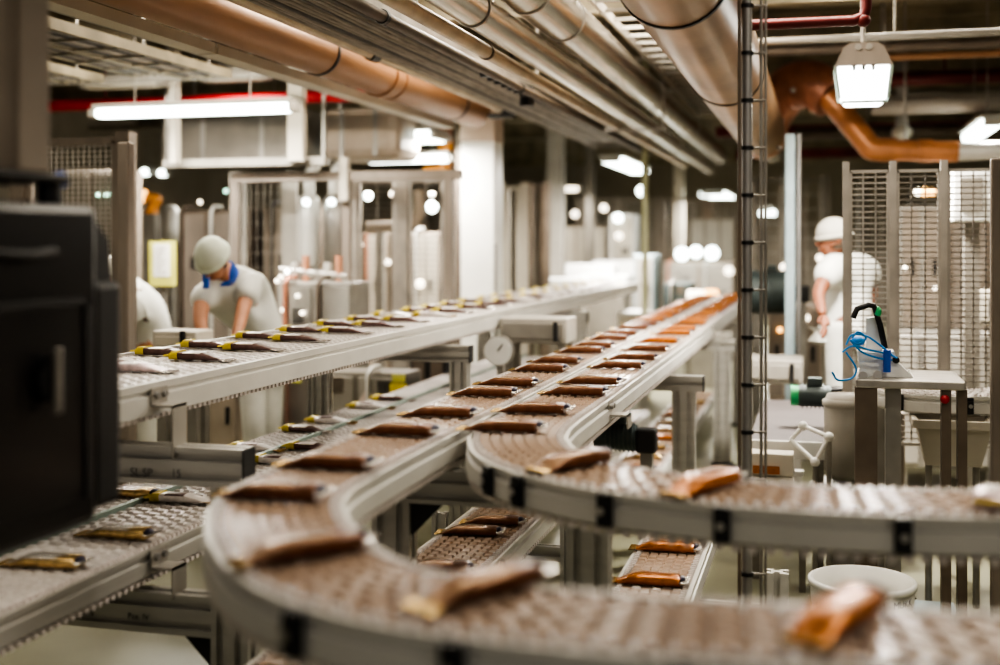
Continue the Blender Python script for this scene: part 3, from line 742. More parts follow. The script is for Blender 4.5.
# ------------------------------------------------------------------ lamps
def add_area(name, loc, sx, sy, power, col=(1, .94, .85), rot=(0, 0, 0)):
    l = bpy.data.lights.new(name, 'AREA'); l.shape = 'RECTANGLE'; l.size = sx; l.size_y = sy; l.energy = power; l.color = col
    o = bpy.data.objects.new(name, l); COL.objects.link(o); o.location = loc; o.rotation_euler = rot; return o
def tube_lamp(label, p, L, axis, w=.11, power=60, m='lamp_white', hang=True):
    t = thing('tube_lamp', label, 'lamp', tuple(p), 'fluorescent lamps under the ceiling')
    dx, dy = (L/2, w/2) if axis == 'x' else (w/2, L/2)
    build('diffuser', MB().box(p[0]-dx, p[0]+dx, p[1]-dy, p[1]+dy, p[2]-.035, p[2]+.03, bev=.02), m, t)
    build('housing', MB().box(p[0]-dx-.03, p[0]+dx+.03, p[1]-dy-.0, p[1]+dy+.0, p[2]+.031, p[2]+.065, bev=.01), 'grey_light', t)
    for s in (-1, 1):
        e = Vector((p[0]+(s*(dx+.03) if axis == 'x' else 0), p[1]+(s*(dy+.03) if axis == 'y' else 0), p[2]))
        build('end_cap', MB().cbox((e.x, e.y, e.z), .06 if axis == 'x' else w*.9, .06 if axis == 'y' else w*.9, .06, bev=.01), 'grey_light', t)
        if hang: build('hanger_wire', MB().tube([(p[0]+(s*dx*.6 if axis == 'x' else 0), p[1]+(s*dy*.6 if axis == 'y' else 0), p[2]+.06), (p[0]+(s*dx*.6 if axis == 'x' else 0), p[1]+(s*dy*.6 if axis == 'y' else 0), 3.45)], .006, 6), 'steel_dull', t)
    if power: add_area('tube_light', (p[0], p[1], p[2]-.05), 2*dx, 2*dy, power)
    return t
Y = 7.6
a, b_ = ony(98, 113, Y), ony(290, 108, Y)
tube_lamp('long bright tube lamp at upper left below the cable trays', ((a.x+b_.x)/2, Y, (a.z+b_.z)/2), b_.x-a.x, 'x', .10, 70)
X = -2.12; z = 2.42
def lampY(u0, u1, z, side=1):
    pass
def ylamp(label, u0, v0, u1, v1, z, power, w=.14):
    a, b_ = onz(u0, v0, z), onz(u1, v1, z)
    x = (a.x+b_.x)/2; L = min(abs(b_.y-a.y), 2.6); tube_lamp(label, (x, (a.y+b_.y)/2, z), max(L, .8), 'y', w, power)
ylamp('bright tube lamp in the middle distance, below the silver ducts', 600, 160, 650, 171, 2.5, 300, .22)
ylamp('bright tube lamp at the far right under the ceiling', 962, 138, 1002, 122, 2.5, 60, .14)
ylamp('small lamp far away, left of the ladder pole', 704, 194, 731, 199, 2.4, 200, .40)
ylamp('small lamp far away, seen through the ladder pole', 752, 208, 774, 215, 2.2, 120, .34)
for (u, v, d, L, ax, lab, pw, w) in ((424, 137, 10.15, .24, 'x', 'tilted bright lamp left of the white column, upper one', 60, .5), (408, 159, 10.8, .75, 'x', 'bright lamp left of the white column, lower one', 40, .12), (228, 163, 12.4, .5, 'x', 'short pale lamp fitting behind the worker', 20, .12), (124, 84, 9.2, .6, 'x', 'dull white lamp fitting high at upper left', 8, .14), (236, 77, 9.15, .45, 'x', 'unlit-looking white fitting under the trunking, upper left', 5, .12), (146, 172, 13, .08, 'x', 'short greenish lamp behind the mesh at left, left one', 5, .1), (163, 173, 13, .08, 'x', 'short greenish lamp behind the mesh at left, right one', 5, .1), (566, 189, 17, .36, 'x', 'glowing lamp with orange side in the far middle', 20, .12)):
    p = atd(u, v, d); tube_lamp(lab, tuple(p), L, ax, w, pw, 'lamp_warm' if u == 566 else 'trunk_white' if u in (124, 236) else 'lamp_white')
# floodlight at right
p = atd(863, 80, 6.6)
t = thing('floodlight', 'square floodlight with grey domed housing hanging at upper right', 'lamp', tuple(p))
w = .145
fl = MB().prism([(p.x-w*.92, p.z+.06), (p.x+w*.92, p.z+.06), (p.x+w*.80, p.z-.11), (p.x+w*.62, p.z-.135), (p.x-w*.62, p.z-.135), (p.x-w*.80, p.z-.11)], 'y', p.y-.10, p.y+.10); build('lens', fl, 'lamp_flood', t)
b = MB().prism([(p.x-w*1.05, p.z+.065), (p.x+w*1.05, p.z+.065), (p.x+w*.72, p.z+.17), (p.x+w*.45, p.z+.19), (p.x-w*.45, p.z+.19), (p.x-w*.72, p.z+.17)], 'y', p.y-.11, p.y+.11); hs = build('housing', b, 'post_grey', t)
b = MB()
for s in (-1, 1): b.bar((p.x+s*w*1.02, p.y-.09, p.z+.07), (p.x+s*w*.86, p.y-.09, p.z-.11), .018, .02); b.bar((p.x+s*w*1.02, p.y+.09, p.z+.07), (p.x+s*w*.86, p.y+.09, p.z-.11), .018, .02)
b.bar((p.x-w*.8, p.y-.1, p.z-.13), (p.x+w*.8, p.y-.1, p.z-.13), .016); build('lens_frame', b, 'green_trim', t)
for s in (-1, 1):
    r = MB(); r.tube([(p.x+s*.028, p.y-.112, p.z+.165), (p.x+s*.028, p.y-.13, p.z+.165)], .018, 12); build('cable_gland', r, 'grey_light', hs)
for s in (-1, 0, 1): build('lens_clip', MB().cbox((p.x+s*.05, p.y-.108, p.z+.052), .02, .012, .03), 'black', hs)
build('hanger', MB().tube([(p.x, p.y, p.z+.18), (p.x, p.y, 3.45)], .012, 8), 'steel_dull', t)
add_area('flood_light', (p.x, p.y, p.z-.15), .25, .2, 90)
p = atd(902, 132, 10.5); t = thing('smoke_detector', 'small white domed detector under the ceiling at right', 'detector', tuple(p))
build('dome', MB().ball((p.x, p.y, p.z), .09, .09, .07), 'trunk_white', t); build('base', MB().box(p.x-.05, p.x+.05, p.y-.05, p.y+.05, p.z+.04, 3.45), 'steel_dull', t)

# ------------------------------------------------------------------ columns and posts
def cpost(name, label, u, v0, v1, d, wpx, m, cat='post', dz=None, z0=0.0, z1=3.45):
    q = atd(u, 300, d); w = wpx*d/F/1.02
    t = thing(name, label, cat, (q.x, q.y, z0))
    build('shaft', MB().box(q.x-w/2, q.x+w/2, q.y-w/2, q.y+w/2, z0, z1, bev=.01), m, t)
    build('foot_plate', MB().box(q.x-w*.8, q.x+w*.8, q.y-w*.8, q.y+w*.8, z0, z0+.015), 'steel_dull', t)
    return t, q, w
t, q, w = cpost('support_column', 'thick white column where the tan pipe ends', 482, 0, 0, 10.6, 35, 'column', 'column')
w2 = w/2+.004; build('upper_cladding', MB().box(q.x-w2, q.x+w2, q.y-w2, q.y+w2, atd(480, 143, 10.6).z, 3.45), 'column_top', t, label='beige upper part of the column')
build('dark_side_strip', MB().box(q.x-w2-.05, q.x-w2, q.y-w*.4, q.y+w*.4, 0, 2.62), 'fence_dark', t)  # dark strip down the left side of the column
build('corner_guard', MB().box(q.x+w*.5, q.x+w*.5+.006, q.y-w*.5, q.y-w*.3, 0, 1.6), 'steel_dull', t)
cpost('support_column', 'pale column in the far middle, left of the glowing lamp', 556, 0, 0, 16, 17, 'grey_light', 'column')
cpost('support_column', 'pale far column behind the thin yellowish post', 679, 0, 0, 20, 10, 'cream', 'column')
cpost('support_column', 'grey column in the distance just right of the glowing lamp', 590, 0, 0, 17.4, 9, 'grey_paint', 'column')
cpost('conduit_post', 'thin yellowish post right of the far end of the high conveyor', 645, 0, 0, 11.5, 6, 'pale_yellow')
t, q, w = cpost('conduit_post', 'pale blue vertical pipe behind the ladder pole', 790, 0, 0, 8.3, 10, 'blue_pale', z1=2.36)
build('conduit', MB().tube([(q.x+.06, q.y-.03, 0), (q.x+.06, q.y-.03, 2.36)], .014, 10), 'alu_dark', t)
# ladder pole
t = thing('ladder_pole', 'dark vertical pole with thin rungs, right of the middle conveyors', 'pole', tuple(atd(746, 736, 3.9)*1))
q = atd(747, 300, 3.9); 
build('main_tube', MB().tube([(q.x, q.y, 0), (q.x, q.y, 3.45)], .0165, 16), 'alu_dark', t)
q3 = atd(739.5, 300, 3.88); build('side_rod', MB().tube([(q3.x, q3.y, 0), (q3.x, q3.y, 3.45)], .006, 8), 'fence_dark', t)
q2 = atd(762.5, 300, 3.9); build('outer_rod', MB().tube([(q2.x-.004, q2.y, 0), (q2.x-.004, q2.y, 3.45)], .0055, 8), 'steel_dull', t); build('outer_rod', MB().tube([(q2.x+.010, q2.y, 0), (q2.x+.010, q2.y, 3.45)], .0045, 8), 'steel_dull', t)
z = H - (621-HZ)*3.9/F
while z < 3.4:
    build('rung', MB().tube([(q3.x, q.y-.004, z), (q2.x+.01, q2.y-.004, z)], .0045, 8), 'steel_dull', t)
    build('tie', MB().tube([(q.x, q.y, z-.006), (q.x, q.y, z+.006)], .022, 14), 'black', t)
    z += 47.3*3.9/F
build('foot_plate', MB().box(q.x-.06, q.x+.08, q.y-.06, q.y+.06, 0, .012), 'steel_dull', t)

# ------------------------------------------------------------------ mesh fences
def fence(label, x0, x1, y0, y1, z0, z1, px=.03, pz=.03, wr=.004, frame=.04, m='fence', wm='wire', group=None, post0=True, post1=True, window=None, mid=None):
    """welded mesh panel between two points on the floor, with posts and frame"""
    t = thing('mesh_fence_panel', label, 'fence', ((x0+x1)/2, (y0+y1)/2, 0), group)
    a, b = Vector((x0, y0, 0)), Vector((x1, y1, 0)); L = (b-a).length; dr = (b-a)/L
    for flag, p in ((post0, a), (post1, b)):
        if flag:
            build('post', MB().bar((p.x, p.y, 0), (p.x, p.y, z1+.05), frame*1.5, frame*1.5, up=(dr.x, dr.y, 0)), m, t)
    fm = MB()
    i0, i1 = a + dr*frame, b - dr*frame
    for z in (z0, z1): fm.bar((i0.x, i0.y, z), (i1.x, i1.y, z), frame*.7)
    if mid: fm.bar((i0.x, i0.y, mid), (i1.x, i1.y, mid), frame*.7)
    for p in (i0, i1): fm.bar((p.x, p.y, z0), (p.x, p.y, z1), frame*.7)
    build('panel_frame', fm, m, t)
    w = MB(); n = int((L-2*frame)/px)
    for i in range(1, n):
        p = i0 + (i1-i0)*(i/n); w.bar((p.x, p.y, z0), (p.x, p.y, z1), wr)
    nz = int((z1-z0)/pz)
    for i in range(1, nz):
        z = z0 + (z1-z0)*i/nz; w.bar((i0.x, i0.y, z), (i1.x, i1.y, z), wr)
    build('wire_mesh', w, wm, t)
    return t
# right-hand enclosure
YF = 6.2
us = [846, 893, 944, 1003, 1062]
xs = [ony(u, 300, YF).x for u in us]
labs = ['narrow mesh panel in front of the standing worker', 'mesh panel right of the standing worker, behind the table', 'mesh panel at the right edge with white framed unit behind', 'mesh panel beyond the right edge of the frame']
for i in range(3):
    fence(labs[i], xs[i], xs[i+1], YF, YF, .62, ony(900, 171, YF).z, .05, .028, .0068, .022, 'fence', 'wire' if i else 'wire_light', 'mesh panels of the right enclosure', post1=(i == 2))
bx = MB(); x0, x1 = ony(957, 200, 7.0).x, ony(992, 200, 7.0).x; z0, z1 = ony(957, 218, 7.0).z, ony(957, 174, 7.0).z
t = thing('control_box', 'white framed unit with dark window behind the mesh at right', 'control box', ((x0+x1)/2, 7.05, 0))
bx.box(x0-.02, x1+.02, 7.0, 7.3, z0-.02, z1+.02, bev=.01); build('casing', bx, 'white', t); build('window', MB().box(x0+.02, x1-.05, 6.99, 7.0, z0+.04, z1-.02), 'grey_paint', t); build('stand', MB().box(x0+.05, x1-.05, 7.1, 7.2, 0, z0-.02), 'grey_paint', t)
for z in (.12, .16): build('indicator_light', MB().ball((x0+.06+z, 6.985, z0+z), .014), 'lamp_warm', t)
# left fence near the black cabinet
yq = 6.2
x0, x1 = ony(50, 300, yq).x, ony(126, 300, yq).x
fence('brown framed mesh gate panel at left behind the black cabinet', x0-.2, x1, yq, yq, .15, ony(100, 141, yq).z, .035, .03, .004, .06, 'post_grey', 'wire_light')
cpost('post', 'brown upright post at left in front of the bending workers', 126, 0, 0, 5.9, 13, 'post_grey', z1=2.1)
# mid-left machine guards
def fpx(label, u0, u1, v1, d, **k):
    a, b = atd(u0, 300, d), atd(u1, 300, d*k.pop('far', 1.0)); return fence(label, a.x, b.x, a.y, b.y, .15, H+(HZ-v1)*d/F, **k)
fpx('mesh guard panel behind the bending worker, left of the steel tanks', 236, 292, 178, 10.0, px=.05, pz=.12, wr=.005, frame=.06, m='grey_light', group='guards behind the high conveyor')
fpx('mesh guard panel between the tanks and the white column, left half', 352, 402, 180, 9.55, px=.11, pz=.045, wr=.006, frame=.055, m='fence', group='guards behind the high conveyor')
fpx('mesh guard panel between the tanks and the white column, right half', 402, 450, 180, 9.55, px=.11, pz=.045, wr=.006, frame=.055, m='fence', group='guards behind the high conveyor', post0=False)
fpx('mesh guard just right of the white column', 502, 524, 188, 12.5, px=.08, pz=.06, wr=.008, frame=.06, m='cream', group='guards behind the high conveyor')
fpx('second mesh guard right of the white column', 526, 546, 186, 13.5, px=.08, pz=.06, wr=.008, frame=.06, m='fence_dark', group='guards behind the high conveyor')
for i, (u0, u1) in enumerate(((578, 618), (618, 660), (660, 706), (706, 746), (752, 800))):
    fpx('far tall guard panel along the back, %s from the left' % ORD[i], u0, u1, 200, 19, px=.10, pz=.5, wr=.012, frame=.07, m='beige', wm='fence', group='far guard panels at the back', post0=(i == 0))
for i, (u0, u1) in enumerate(((752, 786), (786, 826), (862, 915), (915, 970))):
    fpx('dim guard panel far behind the standing worker, %s from the left' % ORD[i], u0, u1, 180, 13.8, px=.14, pz=.16, wr=.012, frame=.06, m='grey_paint', wm='fence', group='dim panels behind the standing worker', post0=(i in (0, 2)))

# ------------------------------------------------------------------ machines in the background
def machine(name, label, u0, u1, v0, v1, d, depth=.6, m='grey_light', door='grey_paint', doors=1, lights=(), cat='machine', legs=True, floor=True, win=None, extra=None):
    """cabinet with plinth or legs, door panels with handles and small indicator lamps given in pixels"""
    Yc = atd((u0+u1)/2, 300, d).y; a, b = ony(u0, v0, Yc), ony(u1, v0, Yc); z1 = atd((u0+u1)/2, v0, d).z; z0 = max(.12, atd((u0+u1)/2, v1, d).z)
    t = thing(name, label, cat, ((a.x+b.x)/2, Yc+depth/2, 0))
    build('casing', MB().box(a.x, b.x, Yc, Yc+depth, z0, z1, bev=.012), m, t)
    W = (b.x-a.x)/doors
    for i in range(doors):
        x0, x1 = a.x+W*i+.02, a.x+W*(i+1)-.02
        dr = build('door', MB().box(x0, x1, Yc-.012, Yc-.001, z0+.03, z1-.03, bev=.006), door, t)
        build('handle', MB().box(x1-.06, x1-.035, Yc-.035, Yc-.012, (z0+z1)/2-.06, (z0+z1)/2+.06, bev=.004), 'black', dr)
    if W > .25 and z1 - z0 > .35:      # conduits, vents and plates on the fronts
        rm = random.Random(int(u0*7+v0))
        for i in range(doors):
            xa = a.x+W*i
            xc = xa+W*rm.uniform(.12, .3); build('conduit', MB().tube([(xc, Yc-.03, z0+.05), (xc, Yc-.03, z1-.02), (xc+.03, Yc-.03, z1+.03), (xc+.03, Yc+.1, z1+.03)], .017, 8), rm.choice(['steel', 'conduit_dark', 'alu_white', 'copper', 'cable_dark']), t)
            zv = z0+(z1-z0)*rm.uniform(.55, .8); xv = xa+W*rm.uniform(.42, .5); v = MB()
            for k in range(5): v.box(xv, xv+W*.3, Yc-.018, Yc-.0125, zv+k*.022, zv+k*.022+.014)
            build('vent_grille', v, rm.choice(['black_soft', 'fence_dark', 'steel']), t)
            zp = z0+(z1-z0)*rm.uniform(.2, .45); build('name_plate', MB().box(xv, xv+W*rm.uniform(.15, .35), Yc-.017, Yc-.0125, zp, zp+rm.uniform(.05, .12)), rm.choice(['cream', 'white', 'yellow_edge', 'steel', 'blue_pale']), t)
    if win:
        wa, wb = ony(win[0], win[2], Yc), ony(win[1], win[3], Yc); build('window', MB().box(wa.x, wb.x, Yc-.02, Yc-.013, wb.z, wa.z), win[4], t)
    if legs and z0 > .02:
        for x in (a.x+.04, b.x-.04):
            for y in (Yc+.05, Yc+depth-.05): build('leg', MB().box(x-.025, x+.025, y-.025, y+.025, 0, z0+.005), 'steel_dull', t)
    for (u, v, r, mm) in lights:
        q = ony(u, v, Yc-.03); l = build('indicator_light', MB().ball((q.x, q.y, q.z), r*.72*d/F), mm, t)
    return t
L = 'lamp_warm'; LW = 'lamp_white'
# left bay behind the bending workers
machine('machine_cabinet', 'dark machine behind the bending worker', 178, 236, 210, 470, 10.2, .7, 'fence_dark', 'post_grey', 2, [(226, 191, 3.2, 'lamp_green'), (200, 202, 3, L)])
machine('machine_cabinet', 'brown machine front between worker and steel tanks', 262, 300, 205, 400, 10.4, .6, 'fence_dark', 'beige', 1, [(291, 218, 4, LW)])
machine('machine_cabinet', 'grey cabinet behind the left mesh gate', 62, 120, 170, 420, 8.6, .3, 'post_grey', 'grey_paint', 2, [(98, 195, 2.6, 'lamp_green'), (106, 195, 2.6, 'lamp_green'), (112, 194, 2.6, 'lamp_green')])
# notice with yellow-green edge
t = thing('notice_board', 'white paper notice in a yellow-edged frame left of the bending worker', 'notice', tuple(atd(164, 262, 9)))
q0, q1 = atd(149, 241, 9), atd(179, 286, 9); Yc = q0.y
build('backing', MB().box(q0.x, q1.x, Yc, Yc+.02, q1.z, q0.z), 'yellow_edge', t); build('paper', MB().box(q0.x+.04, q1.x-.04, Yc-.004, Yc, q1.z+.07, q0.z-.02), 'white', t)
build('stand', MB().box((q0.x+q1.x)/2-.02, (q0.x+q1.x)/2+.02, Yc+.02, Yc+.05, 0, q1.z+.1), 'steel_dull', t)
for k in range(7): build('text_line', MB().box(q0.x+.06, q1.x-.07-(k % 3)*.02, Yc-.006, Yc-.004, q0.z-.06-k*.03, q0.z-.053-k*.03), 'grey_light', t)
# orange arm
t = thing('robot_arm', 'orange jointed arm above the notice at left', 'robot arm', tuple(atd(152, 240, 11)))
pts = [atd(143, 196, 11), atd(156, 200, 11), atd(152, 214, 11), atd(158, 208, 11)]
build('upper_arm', MB().tube([tuple(pts[0]), tuple(pts[1])], .05, 14), 'orange', t); build('forearm', MB().tube([tuple(pts[1]), tuple(pts[2])], .045, 14), 'orange', t)
for q in pts[:3]: build('joint', MB().ball(tuple(q), .06), 'lamp_amber' if q is pts[0] else 'orange', t)  # first joint glows by emission, brightness painted on; it is no lamp
q = pts[2]; build('pedestal', MB().box(q.x-.06, q.x+.06, q.y-.06, q.y+.06, 0, q.z), 'grey_paint', t)
t = thing('storage_tank', 'pale round vessel behind the notice', 'tank', tuple(atd(170, 226, 12))); q = atd(171, 226, 12)
build('vessel', MB().lathe([(0, -.18), (.08, -.16), (.09, -.05), (.09, .15), (.05, .2), (0, .21)], tuple(q), 18), 'alu_white', t); build('stand', MB().box(q.x-.03, q.x+.03, q.y-.03, q.y+.03, 0, q.z-.15), 'steel_dull', t)
# suspended beige ductwork / hoods
for (u0, u1, v0, v1, d, mm, lab) in ((162, 302, 112, 161, 9.8, 'grey_paint', 'grey sheet-metal housing under the ceiling behind the tube lamp'), (318, 398, 108, 158, 9.6, 'beige', 'beige rounded duct housing left of the white column')):
    Yc = atd((u0+u1)/2, 200, d).y; a, b = ony(u0, v0, Yc), ony(u1, v1, Yc)
    t = thing('duct_housing', lab, 'duct', ((a.x+b.x)/2, Yc+.3, b.z))
    build('shell', MB().box(a.x, b.x, Yc, Yc+.6, b.z, a.z, bev=.08 if u0 > 300 else .01), mm, t)
    for k in (.3, .72):
        x = a.x+(b.x-a.x)*k; build('seam_strip', MB().box(x-.02, x+.02, Yc-.006, Yc, b.z+.02, a.z-.02), 'steel_dull', t)
    for k in (.1, .9):
        x = a.x+(b.x-a.x)*k; build('hanger', MB().box(x-.012, x+.012, Yc+.28, Yc+.32, a.z, 3.45), 'steel_dull', t)
for (u, v0, v1, d, w, lab) in ((175, 119, 163, 9.2, 7, 'short pale hanging post left of the housings'), (297, 104, 160, 9.0, 16, 'wide white hanging post between the two housings'), (345, 160, 200, 9.2, 8, 'white hanging post under the beige housing')):
    a, b = atd(u, v0, d), atd(u, v1, d); ww = w*d/F
    t = thing('hanging_post', lab, 'post', (a.x, a.y, b.z)); build('shaft', MB().box(a.x-ww/2, a.x+ww/2, a.y-.04, a.y+.04, b.z, 3.45 if u != 345 else a.z+.02), 'cream', t); build('end_plate', MB().box(a.x-ww*.7, a.x+ww*.7, a.y-.06, a.y+.06, b.z-.012, b.z), 'steel_dull', t)
a, b = atd(165, 164, 9.4), atd(345, 160, 9.4); t = thing('cross_rail', 'pale horizontal rail under the two housings', 'rail', tuple(a)); build('rail_bar', MB().box(a.x, b.x, a.y-.04, a.y+.04, a.z-.03, a.z+.03), 'grey_light', t)
for x in (a.x+.02, b.x-.02): build('hanger', MB().box(x-.012, x+.012, a.y-.012, a.y+.012, a.z, 3.45), 'steel_dull', t)
# guard frame of the mixing machine (pale beam and tanks)
t = thing('guard_portal', 'pale boxy frame spanning above the steel tanks', 'machine frame', tuple(atd(340, 493, 9.3)))
Yc = atd(340, 300, 9.25).y
a, b = ony(233, 178, Yc), ony(462, 178, Yc); zf = a.z
build('top_beam', MB().box(a.x, b.x, Yc-.04, Yc+.04, zf-.035, zf+.035), 'post_grey', t)
for u in (236, 347, 449): 
    x = ony(u, 300, Yc).x; build('upright', MB().box(x-.03, x+.03, Yc-.03, Yc+.03, 0, zf-.03), 'post_grey', t)
for i, (u, r, v0, v1, lab) in enumerate(((309, 11, 197, 266, 'tall silver vessel, left one of the pair beside the bending worker'), (334, 11, 197, 264, 'silver vessel, right one of the pair beside the bending worker'))):
    q = atd(u, (v0+v1)/2, 9.9); R = r*9.9/F; hh = (v1-v0)*9.9/F
    t = thing('steel_tank', lab, 'tank', (q.x, q.y, 0), 'pair of steel vessels')
    build('vessel', MB().lathe([(0, -hh/2-.08), (R*.4, -hh/2-.05), (R, -hh/2+.03), (R, hh/2-.04), (R*.85, hh/2), (R*.3, hh/2+.03), (0, hh/2+.03)], tuple(q), 24), 'steel' if i else 'alu_white', t)
    build('inlet_pipe', MB().tube([(q.x, q.y, q.z+hh/2), (q.x, q.y, q.z+hh/2+.18), (q.x+.08, q.y, q.z+hh/2+.30)], .05, 14), 'alu_white', t)
    for a in (0, 2.1, 4.2): build('leg', MB().tube([(q.x+R*.8*math.cos(a), q.y+R*.8*math.sin(a), q.z-hh/2+.05), (q.x+R*.9*math.cos(a), q.y+R*.9*math.sin(a), 0)], .018, 8), 'steel_dull', t)
    build('sight_lamp', MB().ball((q.x+.02, q.y-R-.01, q.z+hh*.42), .03), 'lamp_white', t)
# steel processing unit right of worker with shiny fittings
machine('filling_machine', 'steel filling unit just right of the bending worker', 276, 352, 282, 470, 8.6, .35, 'steel_dull', 'steel', 2, [(287, 272, 3, LW), (281, 277, 3, L), (277, 281, 3, L), (283, 310, 3.2, L), (302, 313, 3.2, L), (297, 296, 2.6, L)])
t = thing('filler_manifold', 'bright pipe manifold on top of the steel filling unit', 'manifold', tuple(atd(315, 284, 8.65)))
for k in range(6):
    a = atd(284+k*11, 283, 8.75); b = a + Vector((0, 0, .10+.05*(k % 3))); build('fitting', MB().tube([tuple(a), tuple(b)], .028, 10), ('steel', 'alu_white', 'skin')[k % 3 if k else 0], t)
a, b = atd(280, 270, 8.75), atd(346, 277, 8.75); build('header', MB().tube([tuple(a), tuple(b)], .03, 12), 'steel', t)
# moulded white pipe loop and shiny kit behind the mesh left of the column
t = thing('product_pipe', 'pale bent pipe loop inside the guard left of the white column', 'pipe', tuple(atd(400, 225, 9.8)))
build('pipe_run', MB().tube([tuple(v) for v in catmull([atd(366, 228, 9.8), atd(395, 226, 9.8), atd(414, 222, 9.8), atd(420, 208, 9.8), atd(420, 190, 9.8)], 8)], .05, 14), 'beige', t)
q = atd(380, 228, 9.8); build('stand', MB().box(q.x-.03, q.x+.03, q.y-.03, q.y+.03, 0, q.z), 'steel_dull', t)
machine('packing_machine', 'packing machine inside the guard left of the white column', 362, 440, 232, 470, 10.9, .6, 'beige', 'cream', 3, [(368, 196, 6, LW), (402, 208, 5.5, LW), (394, 194, 6, L), (432, 207, 8, LW), (360, 244, 4, L), (432, 194, 4, L), (420, 284, 6, L), (388, 262, 4, L)])
# orange-sided lamp unit next to column
t = thing('duct_bend', 'orange bent duct piece beside the bright lamps left of the white column', 'duct', tuple(atd(443, 160, 10.6)))
build('elbow', MB().tube([tuple(v) for v in catmull([atd(424, 172, 11.3), atd(440, 172, 11.3), atd(445, 160, 11.3), atd(446, 140, 11.3)], 8)], .07, 16), 'orange', t); q = atd(446, 140, 11.3); build('riser', MB().tube([tuple(q), (q.x, q.y, 3.45)], .06, 14), 'copper', t)
# under the high conveyor
t0 = machine('electric_cabinet', 'grey electrical cabinet with warning triangle under the high conveyor', 306, 407, 372, 493, 8.0, .3, 'grey_paint', 'grey_light', 2)
Yc = atd(356, 300, 8.0).y
a = ony(367, 398, Yc-.02); s = .085; tr = build('warning_triangle', MB().prism([(a.x-s, a.z-s*.75), (a.x+s, a.z-s*.75), (a.x, a.z+s*.85)], 'y', Yc-.022, Yc-.013), 'pink_sign', t0)
a, b = ony(391, 383, Yc), ony(408, 405, Yc); build('yellow_sticker', MB().box(a.x, b.x, Yc-.024, Yc-.013, b.z, a.z), 'yellow', t0); a, b = ony(393, 374, Yc), ony(406, 382, Yc); build('faded_sticker', MB().box(a.x, b.x, Yc-.022, Yc-.013, b.z, a.z), 'yellow_edge', t0)
machine('machine_cabinet', 'dark cabinet between the yellow sticker and the double post', 410, 446, 356, 493, 8.5, .35, 'black_soft', 'fence_dark', 2)
machine('machine_cabinet', 'brown cabinet behind the white trousers of the bending worker', 150, 268, 372, 493, 8.35, .3, 'post_grey', 'beige', 4)
machine('machine_cabinet', 'long silver box in the middle distance, between the two conveyors', 500, 567, 318, 344, 7.4, .3, 'grey_light', 'steel_dull', 1)
t = thing('pressure_gauge', 'round white dial left of the middle conveyor pair', 'gauge', tuple(atd(498, 351, 7.2)))
q = atd(498, 351, 7.2); build('case', MB().tube([(q.x, q.y, q.z), (q.x, q.y+.05, q.z)], .092, 28), 'steel', t); build('dial', MB().tube([(q.x, q.y-.006, q.z), (q.x, q.y, q.z)], .084, 28), 'white_gloss', t); build('needle', MB().bar((q.x, q.y-.009, q.z), (q.x+.03, q.y-.009, q.z+.04), .008), 'ink', t); build('stand', MB().box(q.x-.02, q.x+.02, q.y+.05, q.y+.09, 0, q.z), 'steel_dull', t)
# far middle
machine('inspection_machine', 'blue-grey machine at the far end of the high conveyor', 634, 654, 255, 320, 14.0, .6, 'blue_pale', 'grey_light', 1)
machine('machine_cabinet', 'dark grey machine beyond the end of the left middle lane', 663, 690, 284, 330, 13.6, .6, 'motor_green', 'motor_green', 1)
machine('packing_machine', 'pale packing machine with bright top far away at centre', 664, 734, 262, 340, 16.5, .8, 'beige', 'grey_light', 2, [(682, 254, 9, LW), (696, 252, 8, LW), (712, 253, 9, LW), (729, 271, 6, L)])
machine('machine_cabinet', 'pale control cabinet far away, left of the thin yellowish post', 610, 634, 214, 330, 17, .5, 'white', 'cream', 1, [(618, 218, 6, LW), (604, 208, 5, L), (619, 236, 5, L)])
machine('machine_cabinet', 'white cabinet low beyond the end of the high conveyor', 617, 645, 312, 345, 12, .5, 'white', 'cream', 1)
machine('machine_cabinet', 'beige far cabinet right of the thin yellowish post', 690, 735, 218, 320, 18.2, .6, 'beige', 'cream', 3)
machine('machine_cabinet', 'beige far cabinet left of the pale far column', 560, 606, 226, 320, 18.0, .6, 'beige', 'cream', 3, [(551, 186, 8, LW), (553, 214, 6, LW), (553, 230, 6, L), (642, 191, 7, LW), (575, 214, 5, L)], )
t = thing('stack_light', 'glowing amber lamp unit at the far end of the left middle lane', 'lamp', (0, 0, 0)); q = atd(700, 294, 13.35); t.location = (q.x, q.y, 0)
build('amber_lens', MB().box(q.x+.06, q.x+.20, q.y-.05, q.y+.05, q.z-.05, q.z+.05, bev=.02), 'lamp_amber', t); build('white_lens', MB().box(q.x-.14, q.x+.06, q.y-.05, q.y+.05, q.z-.06, q.z+.04, bev=.02), 'lamp_warm', t); build('stand', MB().box(q.x-.1, q.x+.15, q.y-.04, q.y+.04, 0, q.z-.06), 'grey_light', t)
for i, (u, v, d, w, h) in enumerate(((565, 285, 14, .5, .16), (592, 272, 15, .6, .2), (618, 268, 16, .6, .2), (604, 281, 14.5, .6, .14))):
    q = atd(u, v, d); t = thing('packing_carton', 'brightly lit white carton past the end of the high conveyor, %s from the left' % ('first', 'second', 'fourth', 'third')[i], 'carton', (q.x, q.y, 0), 'bright cartons at the conveyor end')
    build('carton', MB().box(q.x-w/2, q.x+w/2, q.y-.2, q.y+.2, q.z-h/2, q.z+h/2, bev=.01), 'white_gloss', t); build('pallet_stand', MB().box(q.x-w/2+.02, q.x+w/2-.02, q.y-.18, q.y+.18, 0, q.z-h/2), 'grey_paint', t)

# ------------------------------------------------------------------ right-hand side
cpost('post', 'grey-brown post at the right edge beside the table', 996, 0, 0, 4.7, 11, 'post_grey', z1=H+(HZ-158)*4.7/F)
